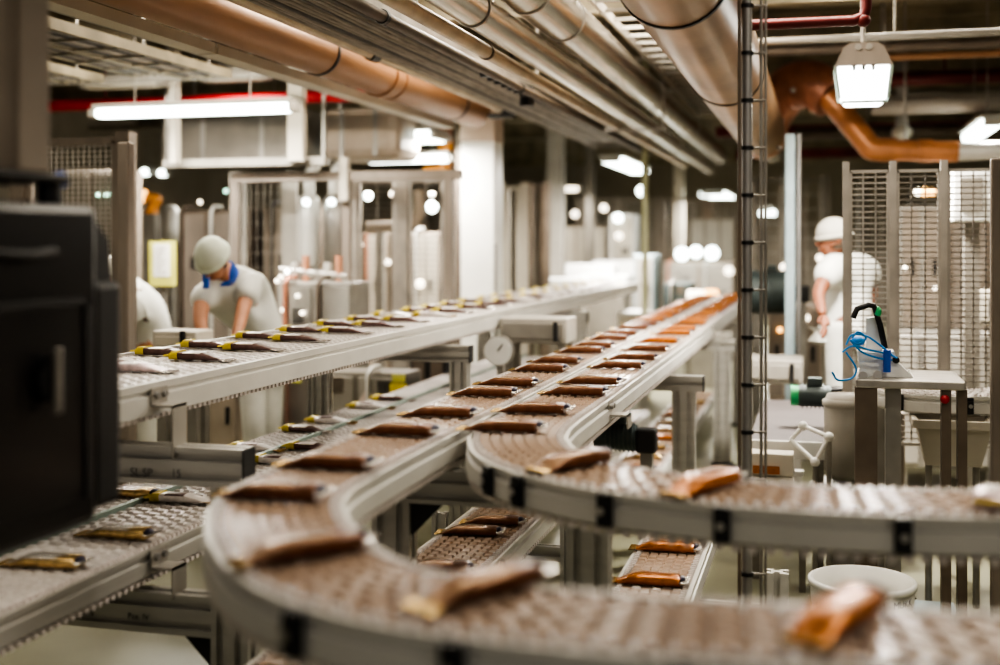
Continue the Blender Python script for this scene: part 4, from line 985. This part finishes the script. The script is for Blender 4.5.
# table
Yt = atd(862, 380, 4.75).y
t = thing('work_table', 'grey steel table at right carrying the white machine head', 'table', (.4, Yt+.2, 0))
a, b = ony(856, 384, Yt), ony(966, 384, Yt); zt = a.z+.02
build('tabletop', MB().box(a.x, b.x, Yt, Yt+.42, zt-.035, zt, bev=.006), 'steel_brushed', t)
for (u, w, dy, mm) in ((866, .085, .03, 'fence_dark'), (893, .06, .10, 'steel_dull'), (946, .035, .03, 'fence_dark'), (962, .035, .05, 'fence_dark')):
    x = ony(u, 400, Yt+dy).x; build('leg', MB().box(x-w/2, x+w/2, Yt+dy-.02, Yt+dy+.04, 0, zt-.035), mm, t)
build('red_knob', MB().ball((ony(945, 396, Yt).x, Yt+.005, zt-.07), .018), 'red', t)
# white machine head with blue hoses
q = atd(885, 372, 4.9); zt_ = zt
t = thing('labelling_head', 'white wedge-shaped machine head with blue hoses on the steel table', 'machine', (q.x, q.y, zt_))
px = lambda u, v, d=4.85: atd(u, v, d)
def poly(pts, d, th, m, name, par=t, lab=None):
    P = [px(u, v, d) for u, v in pts]; y = sum(p.y for p in P)/len(P)
    zmin = zt_+.001
    return build(name, MB().prism([(p.x, max(p.z, zmin)) for p in P], 'y', y-th/2, y+th/2), m, par, label=lab)
body = poly([(864, 382), (912, 382), (911, 374), (898, 362), (893, 350), (868, 352), (862, 362)], 4.88, .14, 'white_gloss', 'body')
poly([(857, 350), (872, 352), (870, 382), (860, 382)], 4.88, .10, 'white_gloss', 'bracket')
poly([(866, 318), (880, 316), (882, 352), (866, 352)], 4.92, .07, 'white_gloss', 'column', lab='upright white block')
arm = build('arm_tube', MB().tube([tuple(px(*p)) for p in ((853, 318), (857, 309), (868, 305), (874, 306), (880, 325), (885, 348))], .012, 10), 'black', t)
build('green_knob', MB().ball(tuple(px(877.5, 312)), .016, .016, .024), 'green', arm)
for pts in (((846, 345), (852, 335), (866, 336), (880, 345), (893, 356)), ((842, 352), (853, 346), (870, 350), (888, 354), (897, 358)), ((850, 340), (862, 352), (878, 358), (892, 360)), ((846, 352), (856, 368), (852, 378), (838, 380), (832, 372)), ((852, 338), (858, 332), (866, 338), (858, 344), (850, 340))):
    pts = [tuple(px(u, v, 4.78)) for u, v in pts]; build('blue_hose', MB().tube([tuple(p) for p in catmull([Vector(p) for p in pts], 6)], .0042, 8), 'blue_bright', t)
build('blue_valve', MB().tube([tuple(px(887, 350, 4.78)), tuple(px(887, 372, 4.78))], .015, 12), 'blue', body)
build('blue_valve', MB().ball(tuple(px(858, 341, 4.8)), .028, .02, .02), 'blue_bright', t)
for (u, v) in ((878, 375), (863, 376)): build('roller', MB().tube([tuple(px(u, v, 4.79)), tuple(px(u, v, 4.83))], .018, 14), 'steel', body)
build('dial', MB().tube([tuple(px(896, 360, 4.79)), tuple(px(896, 360, 4.82))], .014, 14), 'black', body)
# curved transfer conveyor behind the table
pts = [tuple(v.xy) for v in catmull([Vector((px(u, 412, d).x, px(u, 412, d).y)) for u, d in ((894, 5.66), (908, 5.54), (930, 5.45), (960, 5.42), (1000, 5.45), (1050, 5.55))], 10)]
CC = conveyor('belt_conveyor', 'pale curved transfer conveyor behind the steel table', pts, H-(390-HZ)*5.5/F, .22, 'belt_grey', 'belt_grey_base', pitch=.05, chain=False)
for u in (905, 965): clip_at(CC, u, -1, 380, 470, 1.0)
for u in (880, 1000):
    q = atd(u, 430, 5.9); build('stand', MB().box(q.x-.03, q.x+.03, q.y-.03, q.y+.03, 0, CC['z']-.03), 'steel_dull', CC['root'])
# white tapered crate on metal legs
def crate(label, u0, u1, v0, v1, d, m='cream', dep=.4, taper=.06):
    Yc = atd((u0+u1)/2, 300, d).y; a, b = ony(u0, v0, Yc), ony(u1, v1, Yc)
    t = thing('plastic_crate', label, 'crate', ((a.x+b.x)/2, Yc+dep/2, b.z))
    x0, x1, z0, z1 = a.x, b.x, b.z, a.z; k = taper
    vs = [(x0+k, Yc+k, z0), (x1-k, Yc+k, z0), (x1-k, Yc+dep-k, z0), (x0+k, Yc+dep-k, z0), (x0, Yc, z1), (x1, Yc, z1), (x1, Yc+dep, z1), (x0, Yc+dep, z1)]
    vi = [(x0+k+.01, Yc+k+.01, z0+.012), (x1-k-.01, Yc+k+.01, z0+.012), (x1-k-.01, Yc+dep-k-.01, z0+.012), (x0+k+.01, Yc+dep-k-.01, z0+.012), (x0+.012, Yc+.012, z1), (x1-.012, Yc+.012, z1), (x1-.012, Yc+dep-.012, z1), (x0+.012, Yc+dep-.012, z1)]
    mb = MB(); mb.add(vs+vi, [(3,2,1,0), (0,1,5,4), (1,2,6,5), (2,3,7,6), (3,0,4,7), (8,9,10,11), (12,13,9,8), (13,14,10,9), (14,15,11,10), (15,12,8,11), (4,5,13,12), (5,6,14,13), (6,7,15,14), (7,4,12,15)])
    build('tub', mb, m, t)
    r = MB(); r.box(x0-.012, x1+.012, Yc-.014, Yc+.004, z1-.03, z1+.006); r.box(x0-.012, x1+.012, Yc+dep-.004, Yc+dep+.014, z1-.03, z1+.006); r.box(x0-.014, x0+.004, Yc, Yc+dep, z1-.03, z1+.006); r.box(x1-.004, x1+.014, Yc, Yc+dep, z1-.03, z1+.006)
    build('rim', r, m, t)
    if z0 > .05:
        for x in (x0+.06, x1-.06): build('stand_leg', MB().tube([(x, Yc+dep/2, 0), (x, Yc+dep/2, z0+.01)], .015, 8), 'steel_dull', t)
    return t
crate('white tapered tub under the curved conveyor, lower right behind table legs', 916, 994, 421, 470, 5.2, 'cream', .2, .045)
machine('control_box', 'white box panel behind the mesh at the far right', 968, 1003, 290, 326, 7.05, .15, 'cream', 'cream', 1)
machine('machine_cabinet', 'grey machine bed with slats behind the mesh at right', 896, 1000, 335, 470, 7.4, .6, 'steel_dull', 'grey_light', 4, [(905, 268, 3, L), (935, 288, 3, L), (925, 192, 7, 'lamp_amber'), (918, 192, 6, 'lamp_warm'), (932, 192, 6, 'lamp_amber')])
machine('machine_cabinet', 'tall pale machine back behind the standing worker', 900, 944, 205, 330, 8.9, .5, 'grey_light', 'beige', 2)
machine('machine_cabinet', 'brown-grey machine wall behind the mesh at the right edge', 950, 1010, 222, 470, 8.6, .5, 'fence_dark', 'post_grey', 3)
# flat infeed deck, guard, motor, drum, boxes behind the ladder pole
Y0 = yd(0, 5.9)
t = thing('infeed_deck', 'flat mauve-grey conveyor deck right of the ladder pole', 'deck', (.1, 7, 0))
za = H-(420-HZ)*6.4/F
a, b = onz(748, 441, za), onz(825, 441, za); c2, d2 = onz(765, 400, za), onz(812, 400, za)
build('deck_top', MB().prism([(a.x, a.y), (b.x, b.y), (b.x, d2.y), (a.x, c2.y)], 'z', za-.03, za), 'deck_mauve', t)
build('front_rail', MB().box(a.x-.02, b.x+.02, a.y-.03, a.y, za-.07, za+.01), 'alu_white', t)
for x in (a.x+.03, b.x-.03):
    for y in (a.y+.05, c2.y-.05): build('leg', MB().box(x-.025, x+.025, y-.025, y+.025, 0, za-.03), 'grey_paint', t)
t = thing('safety_guard', 'clear bent guard with white rods beside the mauve deck', 'guard', tuple(atd(822, 450, 5.75)))
P = [atd(803, 426, 5.5), atd(829, 437, 5.4), atd(815, 462, 5.4), atd(791, 440, 5.52)]
gz = MB(); gz.add([tuple(p) for p in P], [(0, 1, 2, 3)]); build('clear_sheet', gz, 'glass', t)
for i in range(4): build('rod', MB().tube([tuple(P[i]), tuple(P[(i+1) % 4])], .010, 8), 'white', t)
for p in P[:3]: build('rod_end', MB().ball(tuple(p), .022), 'white', t)
for p in (P[2], P[1]): build('guard_leg', MB().tube([tuple(p), (p.x, p.y, 0)], .012, 8), 'steel_dull', t)
def motor(label, u, v, d, L=.16, r=.055, green=True):
    q = atd(u, v, d); t = thing('gear_motor', label, 'motor', tuple(q))
    m = MB(); m.tube([(q.x-L/2, q.y, q.z), (q.x+L/2, q.y, q.z)], r, 18)
    for k in range(7): x = q.x-L*.4+k*L*.13; m.tube([(x, q.y, q.z), (x+.006, q.y, q.z)], r+.010, 18)
    build('motor_body', m, 'motor_green', t); build('fan_cover', MB().tube([(q.x-L/2-.04, q.y, q.z), (q.x-L/2, q.y, q.z)], r*.95, 18), 'green' if green else 'motor_green', t)
    build('gearbox', MB().cbox((q.x+L/2+.05, q.y, q.z-.01), .10, .10, .12, bev=.012), 'black_soft', t); build('terminal_box', MB().cbox((q.x, q.y, q.z+r+.02), .07, .06, .04, bev=.006), 'motor_green', t)
    build('mounting_stand', MB().box(q.x+L/2+.02, q.x+L/2+.08, q.y-.03, q.y+.03, 0, q.z-.07), 'steel_dull', t)
motor('dark motor with green end beside the mauve deck', 815, 396, 6.15)
motor('dark motor under the beam of the right middle lane', 620, 437, 6.0, .17, .065, False)
motor('dark machine motor right behind the ladder pole', 772, 292, 8.95, .34, .16, False)
q = atd(846, 437, 5.6); t = thing('storage_drum', 'pale grey drum between the deck and the steel table', 'drum', (q.x, q.y, 0))
R = .10; zc = q.z; build('drum_body', MB().lathe([(0, -.2), (R*.8, -.19), (R, -.15), (R, .16), (R*.85, .2), (0, .21)], (q.x, q.y, zc), 24), 'grey_light', t); build('drum_stand', MB().lathe([(R*.7, 0), (R*.6, zc-.19), (0, zc-.19)], (q.x, q.y, 0), 20), 'steel_dull', t); build('drum_rim', MB().lathe([(R, .14), (R+.008, .15), (R+.008, .17), (R*.95, .18)], (q.x, q.y, zc), 24), 'grey_light', t)
for i, (u, v, lab, mm) in enumerate(((773, 465, 'cream carton under the mauve deck, upper of two', 'cream'), (773, 488, 'cream carton with orange tray, lower of two under the deck', 'cream'))):
    q = atd(u, v, 5.5); t = thing('packing_carton', lab, 'carton', (q.x, q.y, q.z), 'cartons under the deck')
    build('carton', MB().box(q.x-.12, q.x+.09, q.y, q.y+.12, q.z-.052, q.z+.05, bev=.004), mm, t); build('tray', MB().box(q.x-.09, q.x+.03, q.y-.012, q.y-.001, q.z-.04, q.z-.005), 'bar_orange' if i == 0 else 'yellow', t)
    build('shelf_bracket', MB().box(q.x+.095, q.x+.135, q.y+.03, q.y+.10, q.z-.052, q.z-.03), 'alu_white', t)
q = atd(773, 488, 5.5); t = thing('carton_rack', 'low rack standing under the cream cartons', 'rack', (q.x, q.y, 0))
build('rack_top', MB().box(q.x-.14, q.x+.15, q.y-.01, q.y+.13, q.z-.075, q.z-.053), 'grey_paint', t)
for x in (q.x-.12, q.x+.13): build('leg', MB().box(x-.015, x+.015, q.y+.04, q.y+.08, 0, q.z-.07), 'grey_paint', t)
machine('machine_cabinet', 'long pale box across the aisle right of the ladder pole', 742, 803, 360, 384, 7.6, .4, 'grey_light', 'grey_light', 1)
machine('machine_cabinet', 'white rounded machine top behind the ladder pole', 752, 788, 278, 300, 11.2, .5, 'white', 'white', 1, [(820, 258, 5, L), (784, 267, 5, L)])
machine('machine_cabinet', 'cluttered brown machine bed between blue pipe and standing worker', 768, 822, 306, 400, 9.4, .6, 'beige', 'post_grey', 3, [(806, 318, 5, L), (780, 330, 4, 'lamp_amber')])
machine('machine_cabinet', 'grey machine base behind the table legs', 868, 905, 412, 493, 5.2+.9, .25, 'post_grey', 'steel_dull', 1)

# white bucket
q = atd(862, 600, 4.3); R = 54*4.3/F*.97; zt = H-(578-HZ)*4.3/F
t = thing('bucket', 'white plastic bucket with black lettering below the right bend', 'bucket', (q.x, q.y, 0))
build('pail', MB().lathe([(0, .004), (R*.78, .004), (R*.80, .0), (R*.92, zt*.72), (R*.955, zt-.06), (R*.95, zt-.005), (R*.93, zt-.005), (R*.90, zt*.70), (R*.77, .02), (0, .02)], (q.x, q.y, 0), 44), 'white', t)
build('rim', MB().lathe([(R*.93, zt-.006), (R*.95, zt), (R, zt-.004), (R*1.005, zt-.022), (R*.955, zt-.026)], (q.x, q.y, 0), 44), 'white_gloss', t)
hd_ = MB(); hd_.tube([(q.x+R*.97*math.cos(a), q.y+R*.97*math.sin(a), zt-.06-.20*max(0, math.sin((a-PI)))*0) for a in [0]] + [(q.x+R*.97*math.cos(a), q.y+R*1.0*math.sin(a), zt-.045-.008*abs(math.sin(a))) for a in [k*PI/12 for k in range(1, 13)]], .004, 8); build('handle', hd_, 'steel', t)
s = '! MUKK'
for i, ch in enumerate(s):
    if ch == ' ': continue
    a = -PI/2 + math.radians(22 + i*7.5); rr = R*.952+.004
    text(ch, (q.x+rr*math.cos(a), q.y+rr*math.sin(a), zt-.050), .034, t, (PI/2, 0, a+PI/2))
q = atd(922, 498, 5.2); t = thing('pallet_edge', 'small blue plastic tray on the floor at lower right', 'tray', (q.x, q.y, 0)); build('tray_base', MB().box(q.x-.14, q.x+.14, q.y-.1, q.y+.1, 0.0, .03, bev=.008), 'blue_pale', t); t.name = 'floor_tray'

# ------------------------------------------------------------------ black hanging cabinet at left
Xc = -1.50
t = thing('control_cabinet', 'black blurred cabinet hanging on a grey post in the left foreground', 'cabinet', (-1.7, 2.2, 1.0))
yb = yd(Xc, du(Xc, 128)); yn = 1.55
zbot = onx(60, 537, Xc).z; ztop = onx(96, 205, Xc).z
ysd = yd(Xc, du(Xc, 99))
build('casing', MB().box(Xc-.36, Xc, yn, ysd, zbot, ztop, bev=.02), 'black_gloss', t)
build('end_housing', MB().box(Xc-.34, Xc-.012, ysd, yb, zbot+.02, onx(112, 280, Xc).z, bev=.02), 'black_soft', t)
b = MB().prism([(ysd, onx(96, 285, Xc).z), (yb-.015, onx(112, 285, Xc).z), (yb-.03, onx(109, 240, Xc).z), (ysd+.02, onx(97, 215, Xc).z), (ysd, onx(96, 215, Xc).z)], 'x', Xc-.20, Xc-.03); build('hood', b, 'black_soft', t)
y0, y1 = onx(-60, 400, Xc).y, onx(84, 400, Xc).y; z1 = onx(40, 300, Xc).z; z0 = onx(40, 512, Xc).z
dr = build('door', MB().box(Xc, Xc+.010, y0, y1, z0, z1, bev=.004), 'black_gloss', t)
fm = MB()
for (a, b_, c, d) in ((y0, y1, z1-.014, z1), (y1-.014, y1, z0, z1)): fm.box(Xc+.010, Xc+.016, a, b_, c, d)
build('door_edge', fm, 'black_soft', dr)
p = onx(42, 378, Xc); lk = MB(); lk.tube([(Xc+.010, p.y, p.z), (Xc+.03, p.y, p.z)], .045, 20); k = build('lock', lk, 'black', dr)
build('lock_lever', MB().box(Xc+.03, Xc+.042, p.y-.012, p.y+.012, p.z-.07, p.z+.06, bev=.004), 'steel_dull', k)
zl = onx(40, 252, Xc).z; build('grip', MB().tube([(Xc+.004, onx(-30, 250, Xc).y, zl), (Xc+.014, onx(10, 250, Xc).y, zl-.006), (Xc+.014, onx(30, 250, Xc).y, zl-.006), (Xc+.004, onx(52, 250, Xc).y, zl)], .011, 10), 'black_soft', t)
p0 = onx(4, 196, Xc); p1 = onx(82, 202, Xc); za = onx(40, 186, Xc).z
ar = MB(); ar.box(Xc-.26, Xc-.02, yn, onx(80, 186, Xc).y, za-.02+.03, za+.03, bev=.01); ar.tube([(Xc-.06, onx(80, 186, Xc).y-.02, ztop), (Xc-.06, onx(80, 186, Xc).y-.02, za+.02)], .025, 12); ar.tube([(Xc-.06, yn+.3, ztop-.01), (Xc-.06, yn+.3, za+.02)], .03, 12)
build('carrier_arm', ar, 'black_soft', t)
build('blue_cap', MB().ball((Xc-.055, onx(83, 186, Xc).y, za+.02), .018), 'blue', t)
yp = onx(33, 100, Xc-.02).y
build('hanging_post', MB().box(Xc-.08, Xc-.02, yp-.045, yp+.055, za+.03, 3.45, bev=.004), 'beige', t, label='grey-brown square hanging post')
build('cable_run', MB().tube([(Xc-.05, onx(6, 100, Xc).y-.04, za), (Xc-.05, onx(6, 100, Xc).y-.04, 3.45)], .03, 12), 'black_soft', t)

# ------------------------------------------------------------------ people
def skin(name, parent, verts, edges, radii, m, root=0, sub=2, smooth_join=0.0):
    bm = bmesh.new(); lay = bm.verts.layers.skin.verify(); off = wloc(parent)
    bv = []
    for v, r in zip(verts, radii):
        w = bm.verts.new(Vector(v) - off); w[lay].radius = (r, r) if not isinstance(r, tuple) else r; bv.append(w)
    for a, b in edges: bm.edges.new((bv[a], bv[b]))
    bv[root][lay].use_root = True
    me = bpy.data.meshes.new(name); bm.to_mesh(me); bm.free(); me.materials.append(M[m] if isinstance(m, str) else m)
    o = bpy.data.objects.new(name, me); COL.objects.link(o); o.parent = parent
    s = o.modifiers.new('skin', 'SKIN'); s.use_smooth_shade = True
    if smooth_join: s.branch_smoothing = smooth_join
    o.modifiers.new('sub', 'SUBSURF').levels = sub; o.modifiers['sub'].render_levels = sub
    dg = bpy.context.evaluated_depsgraph_get(); bpy.context.view_layer.update()
    me2 = bpy.data.meshes.new_from_object(o.evaluated_get(dg)); o.modifiers.clear(); o.data = me2
    for p in me2.polygons: p.use_smooth = True
    me2.name = name
    return o
def join_into(o, others):
    bm = bmesh.new(); bm.from_mesh(o.data)
    for x in others: bm.from_mesh(x.data); bpy.data.objects.remove(x)
    bm.to_mesh(o.data); bm.free()
    for p in o.data.polygons: p.use_smooth = True
def hand(parent, wrist, fdir, pdir, m, s=1.0):
    """palm with five unequal bent fingers; fdir along the hand, pdir the way the palm faces"""
    f = Vector(fdir).normalized(); p = Vector(pdir).normalized(); sd = f.cross(p).normalized(); w = Vector(wrist); out = []
    pv = [w, w+f*.045*s, w+f*.085*s]
    out.append(skin('palm', parent, pv, [(0, 1), (1, 2)], [(.024*s, .018*s), (.038*s, .018*s), (.038*s, .015*s)], m, 1))
    for k, (o, L) in enumerate(((-.028, .075), (-.010, .085), (.010, .080), (.027, .062))):
        b = w+f*.078*s+sd*o*s; v = [b, b+f*L*.45*s+p*.008*s, b+f*L*.75*s+p*.028*s, b+f*L*.85*s+p*.048*s]
        out.append(skin('finger', parent, v, [(0, 1), (1, 2), (2, 3)], [.0105*s, .0095*s, .0085*s, .007*s], m, 0, 1))
    b = w+f*.03*s-sd*.03*s; v = [b, b+f*.03*s-sd*.022*s+p*.012*s, b+f*.055*s-sd*.026*s+p*.03*s]
    out.append(skin('thumb', parent, v, [(0, 1), (1, 2)], [.013*s, .011*s, .008*s], m, 0, 1))
    return out
def orient(mb, c, fwd, up):
    f = Vector(fwd).normalized(); u = Vector(up); r = f.cross(u).normalized(); u = r.cross(f).normalized()
    mt = Matrix(((r.x, f.x, u.x, c[0]), (r.y, f.y, u.y, c[1]), (r.z, f.z, u.z, c[2]), (0, 0, 0, 1)))
    return mb.xform(mt)
def person(label, J, skin_m, cap_m, fwd, up, coat_m='cloth_white', blue=False, sleeve=.55):
    """J: pelvis, waist, chest, neck, head, sL, eL, wL, sR, eR, wR, hL, kL, aL, hR, kR, aR"""
    t = thing('person', label, 'person', (J['pelvis'].x, J['pelvis'].y, 0))
    K = ['pelvis', 'waist', 'chest', 'neck', 'head', 'sL', 'eL', 'wL', 'sR', 'eR', 'wR', 'hL', 'kL', 'aL', 'hR', 'kR', 'aR']
    ix = {k: i for i, k in enumerate(K)}
    E_ = [('pelvis', 'waist'), ('waist', 'chest'), ('chest', 'neck'), ('neck', 'head'), ('chest', 'sL'), ('sL', 'eL'), ('eL', 'wL'), ('chest', 'sR'), ('sR', 'eR'), ('eR', 'wR'), ('pelvis', 'hL'), ('hL', 'kL'), ('kL', 'aL'), ('pelvis', 'hR'), ('hR', 'kR'), ('kR', 'aR')]
    Rr = dict(pelvis=.125, waist=.115, chest=.125, neck=.055, head=.085, sL=.06, eL=.043, wL=.028, sR=.06, eR=.043, wR=.028, hL=.085, kL=.055, aL=.038, hR=.085, kR=.055, aR=.038)
    body = skin('body', t, [J[k] for k in K], [(ix[a], ix[b]) for a, b in E_], [Rr[k] for k in K], skin_m)
    f = Vector(fwd).normalized(); u = Vector(up).normalized(); hc = J['head']
    hm = MB(); hm.ball((0, 0, 0), .078, .098, .118, 24); hm.ball((0, .045, -.055), .058, .055, .062, 16)      # skull and jaw
    hm.add([(-.012, .090, -.030), (.012, .090, -.030), (0, .122, -.034), (0, .094, .018)], [(0, 1, 2), (0, 2, 3), (1, 3, 2), (0, 3, 1)])
    hm.ball((0, .108, -.026), .013, .014, .011, 10)
    for s in (-1, 1): hm.ball((s*.079, -.005, -.012), .010, .020, .032, 10)
    orient(hm, hc, f, u); hd = build('head_tmp', hm, skin_m, t)
    hs = [hd]
    for w, e, sgn in (('wL', 'eL', 1), ('wR', 'eR', -1)):
        hs += hand(t, J[w], J[w]-J[e], f*.6 - u*.4 if abs(u.z) > .8 else Vector((0, 0, -1))+f*.1, skin_m)
    join_into(body, hs)
    ey = MB()
    for s in (-1, 1): ey.ball((s*.030, .088, .008), .014, .010, .009, 10)
    orient(ey, hc, f, u); build('eyes', ey, 'white', t); 
    pu = MB()
    for s in (-1, 1): pu.ball((s*.030, .0965, .008), .006, .004, .006, 8)
    orient(pu, hc, f, u); build('pupils', pu, 'ink', t)
    mo = MB(); mo.ball((0, .094, -.068), .024, .010, .006, 12); orient(mo, hc, f, u); build('mouth', mo, 'copper', t)
    cp = MB(); cp.ball((0, -.008, .030), .097, .117, .108, 24, lo=-.35); cp.tube([( .097*math.cos(a), -.008+.117*math.sin(a), .012) for a in [k*PI/12 for k in range(25)]], .013, 8); orient(cp, hc, f, u); build('cap', cp, cap_m, t, label='white work cap')
    hr = MB(); hr.ball((0, -.018, -.02), .083, .094, .09, 20, lo=-.6, hi=.3); orient(hr, hc, f, u); build('hair', hr, 'conduit_dark', t)
    # coat, trousers, shoes
    mL = J['sL'] + (J['eL']-J['sL'])*sleeve*1.35; mR = J['sR'] + (J['eR']-J['sR'])*sleeve*1.35
    low = J['pelvis'] + (J['pelvis']-J['waist'])*.55
    v = [J['pelvis'], J['waist'], J['chest'], J['neck']*.75+J['chest']*.25, J['sL'], mL, J['sR'], mR, low]
    coat = skin('coat', t, v, [(0, 1), (1, 2), (2, 3), (2, 4), (4, 5), (2, 6), (6, 7), (0, 8)], [.17, .16, .165, .085, .098, .085, .098, .085, .175], coat_m)
    if blue:
        cl = MB(); a = J['neck']*.8+J['chest']*.2; dn = (J['neck']-J['chest']).normalized(); cl.tube([tuple(a-dn*.02), tuple(a+dn*.02)], .09, 18); build('collar', cl, 'blue', coat, label='blue collar band')
    v = [J['pelvis'], J['hL'], J['kL'], J['aL'], J['hR'], J['kR'], J['aR']]
    skin('trousers', t, v, [(0, 1), (1, 2), (2, 3), (0, 4), (4, 5), (5, 6)], [.15, .105, .080, .070, .105, .080, .070], 'cloth_white')
    for k in ('aL', 'aR'):
        a = J[k]; ff = Vector((f.x, f.y, 0)).normalized()
        sh = MB(); sh.ball((0, .06, .035), .045, .13, .05, 16, lo=-.68); sh.box(-.044, .044, -.06, .18, 0, .02, bev=.008); orient(sh, (a.x, a.y, 0), ff, (0, 0, 1)); build('shoe', sh, 'shoe', t)
    return t
# bending worker at left
D = 7.4
P_ = lambda u, v, d: atd(u, v, d)
J = dict(pelvis=P_(262, 345, 7.75), waist=P_(255, 318, 7.65), chest=P_(235, 287, 7.45), neck=P_(221, 271, 7.28), head=P_(212.5, 259, 7.16),
         sL=P_(250, 282, 7.42), eL=P_(241, 318, 7.2), wL=P_(234, 347, 7.02), sR=P_(203, 290, 7.3), eR=P_(200, 322, 7.1), wR=P_(207, 350, 6.92))
fl = lambda u, d: (lambda q: Vector((q.x, q.y, .09)))(atd(u, 300, d))
J['hL'] = P_(270, 362, 7.78); J['hR'] = P_(252, 362, 7.72); J['kL'] = P_(270, 425, 7.7); J['kR'] = P_(254, 425, 7.6); J['aL'] = fl(273, 7.8); J['aR'] = fl(256, 7.7)
toward = Vector((s_*.0+.25, -1, 0))
person('bending worker in white coat and pale cap, looking down, left of the high conveyor', J, 'skin', 'cap_green', (-.05, -.62, -.78), (0.0, -.75, .62), blue=True, sleeve=.45)
bl = MB(); q = P_(206, 281, 7.12); bl.cbox(q, .04, .02, .09, bev=.006); tg = build('face_mask', bl, 'blue', None); tag(tg, 'blue mask strap hanging below the bending worker\'s chin', 'mask')
q = P_(203, 345, 6.75)
machine('side_table', 'pale low box table in front of the bending worker', 152, 196, 331, 352, 6.45, .2, 'cream', 'cream', 1)
# second worker, mostly behind the post
J = dict(pelvis=P_(150, 348, 7.95), waist=P_(146, 322, 7.90), chest=P_(137, 293, 7.80), neck=P_(124, 283, 7.70), head=P_(110, 278, 7.63),
         sL=P_(143, 300, 8.00), eL=P_(135, 330, 7.85), wL=P_(118, 348, 7.75), sR=P_(126, 300, 7.60), eR=P_(122, 330, 7.50), wR=P_(108, 346, 7.45))
J['hL'] = P_(154, 366, 8.05); J['hR'] = P_(146, 366, 7.85); J['kL'] = P_(156, 430, 8.05); J['kR'] = P_(147, 430, 7.85); J['aL'] = fl(160, 8.1); J['aR'] = fl(150, 7.9)
person('stooping worker in white, mostly hidden behind the brown post at left', J, 'skin', 'cap_white', (-.85, -.25, -.45), (-.35, -.1, .9), sleeve=.5)
# standing worker at right
J = dict(pelvis=P_(846, 320, 7.9), waist=P_(848, 298, 7.92), chest=P_(848, 272, 7.95), neck=P_(840, 255, 7.92), head=P_(833, 238, 7.88),
         sL=P_(830, 268, 7.72), eL=P_(818, 294, 7.6), wL=P_(823, 316, 7.45), sR=P_(868, 268, 8.15), eR=P_(872, 298, 8.15), wR=P_(856, 314, 7.9))
J['hL'] = P_(840, 335, 7.8); J['hR'] = P_(853, 335, 8.0); J['kL'] = P_(838, 410, 7.78); J['kR'] = P_(853, 410, 8.0); J['aL'] = fl(839, 7.85); J['aR'] = fl(855, 8.05)
person('standing worker in white coat and cap, seen past the right mesh enclosure', J, 'skin_dark', 'cap_white', (-.92, -.30, -.15), (-.12, -.05, .99), sleeve=.5)

# ------------------------------------------------------------------ light, world, camera
for i, (x, y, pw) in enumerate(((-4.4, 4.2, 34), (-2.6, 2.3, 46), (-1.6, 3.6, 40), (1.2, 2.9, 38), (.9, 7.6, 55), (-2.35, 1.1, 40), (-.4, 5.2, 55), (-4.4, 6.8, 42), (2.4, 6.2, 50), (-1.0, 6.8, 75), (-2.3, 7.0, 88))):
    add_area('overhead_fill', (x, y, 3.32), 1.5, .25, pw*1.05, (1, .915, .77))  # added overhead fill, out of view and without fixtures
add_area('front_fill', (1.3, -.9, 2.9), 1.8, .7, 16, (1, .95, .88), (math.radians(38), 0, math.radians(24)))  # added fill from behind the camera, no lamp stands there
w = bpy.data.worlds.new('World'); S.world = w; w.use_nodes = True
bg = w.node_tree.nodes['Background']; bg.inputs['Color'].default_value = (.95, .88, .78, 1); bg.inputs['Strength'].default_value = .17

cam = bpy.data.cameras.new('camera'); co = bpy.data.objects.new('camera', cam); COL.objects.link(co)
co.location = (0, 0, H); co.rotation_euler = (PI/2, 0, TH)
cam.sensor_width = 36; cam.lens = F/1000*36; cam.shift_y = -(332.5-HZ)/1000
cam.clip_start = .05
cam.dof.use_dof = True; cam.dof.focus_distance = 4.7; cam.dof.aperture_fstop = 1.05
S.camera = co
S.view_settings.view_transform = 'AgX'
try: S.view_settings.look = 'AgX - High Contrast'
except Exception: pass
S.view_settings.exposure = 0.24
S.cycles.max_bounces = 6; S.cycles.diffuse_bounces = 3; S.cycles.glossy_bounces = 3; S.cycles.transparent_max_bounces = 8
S.cycles.sample_clamp_indirect = 6
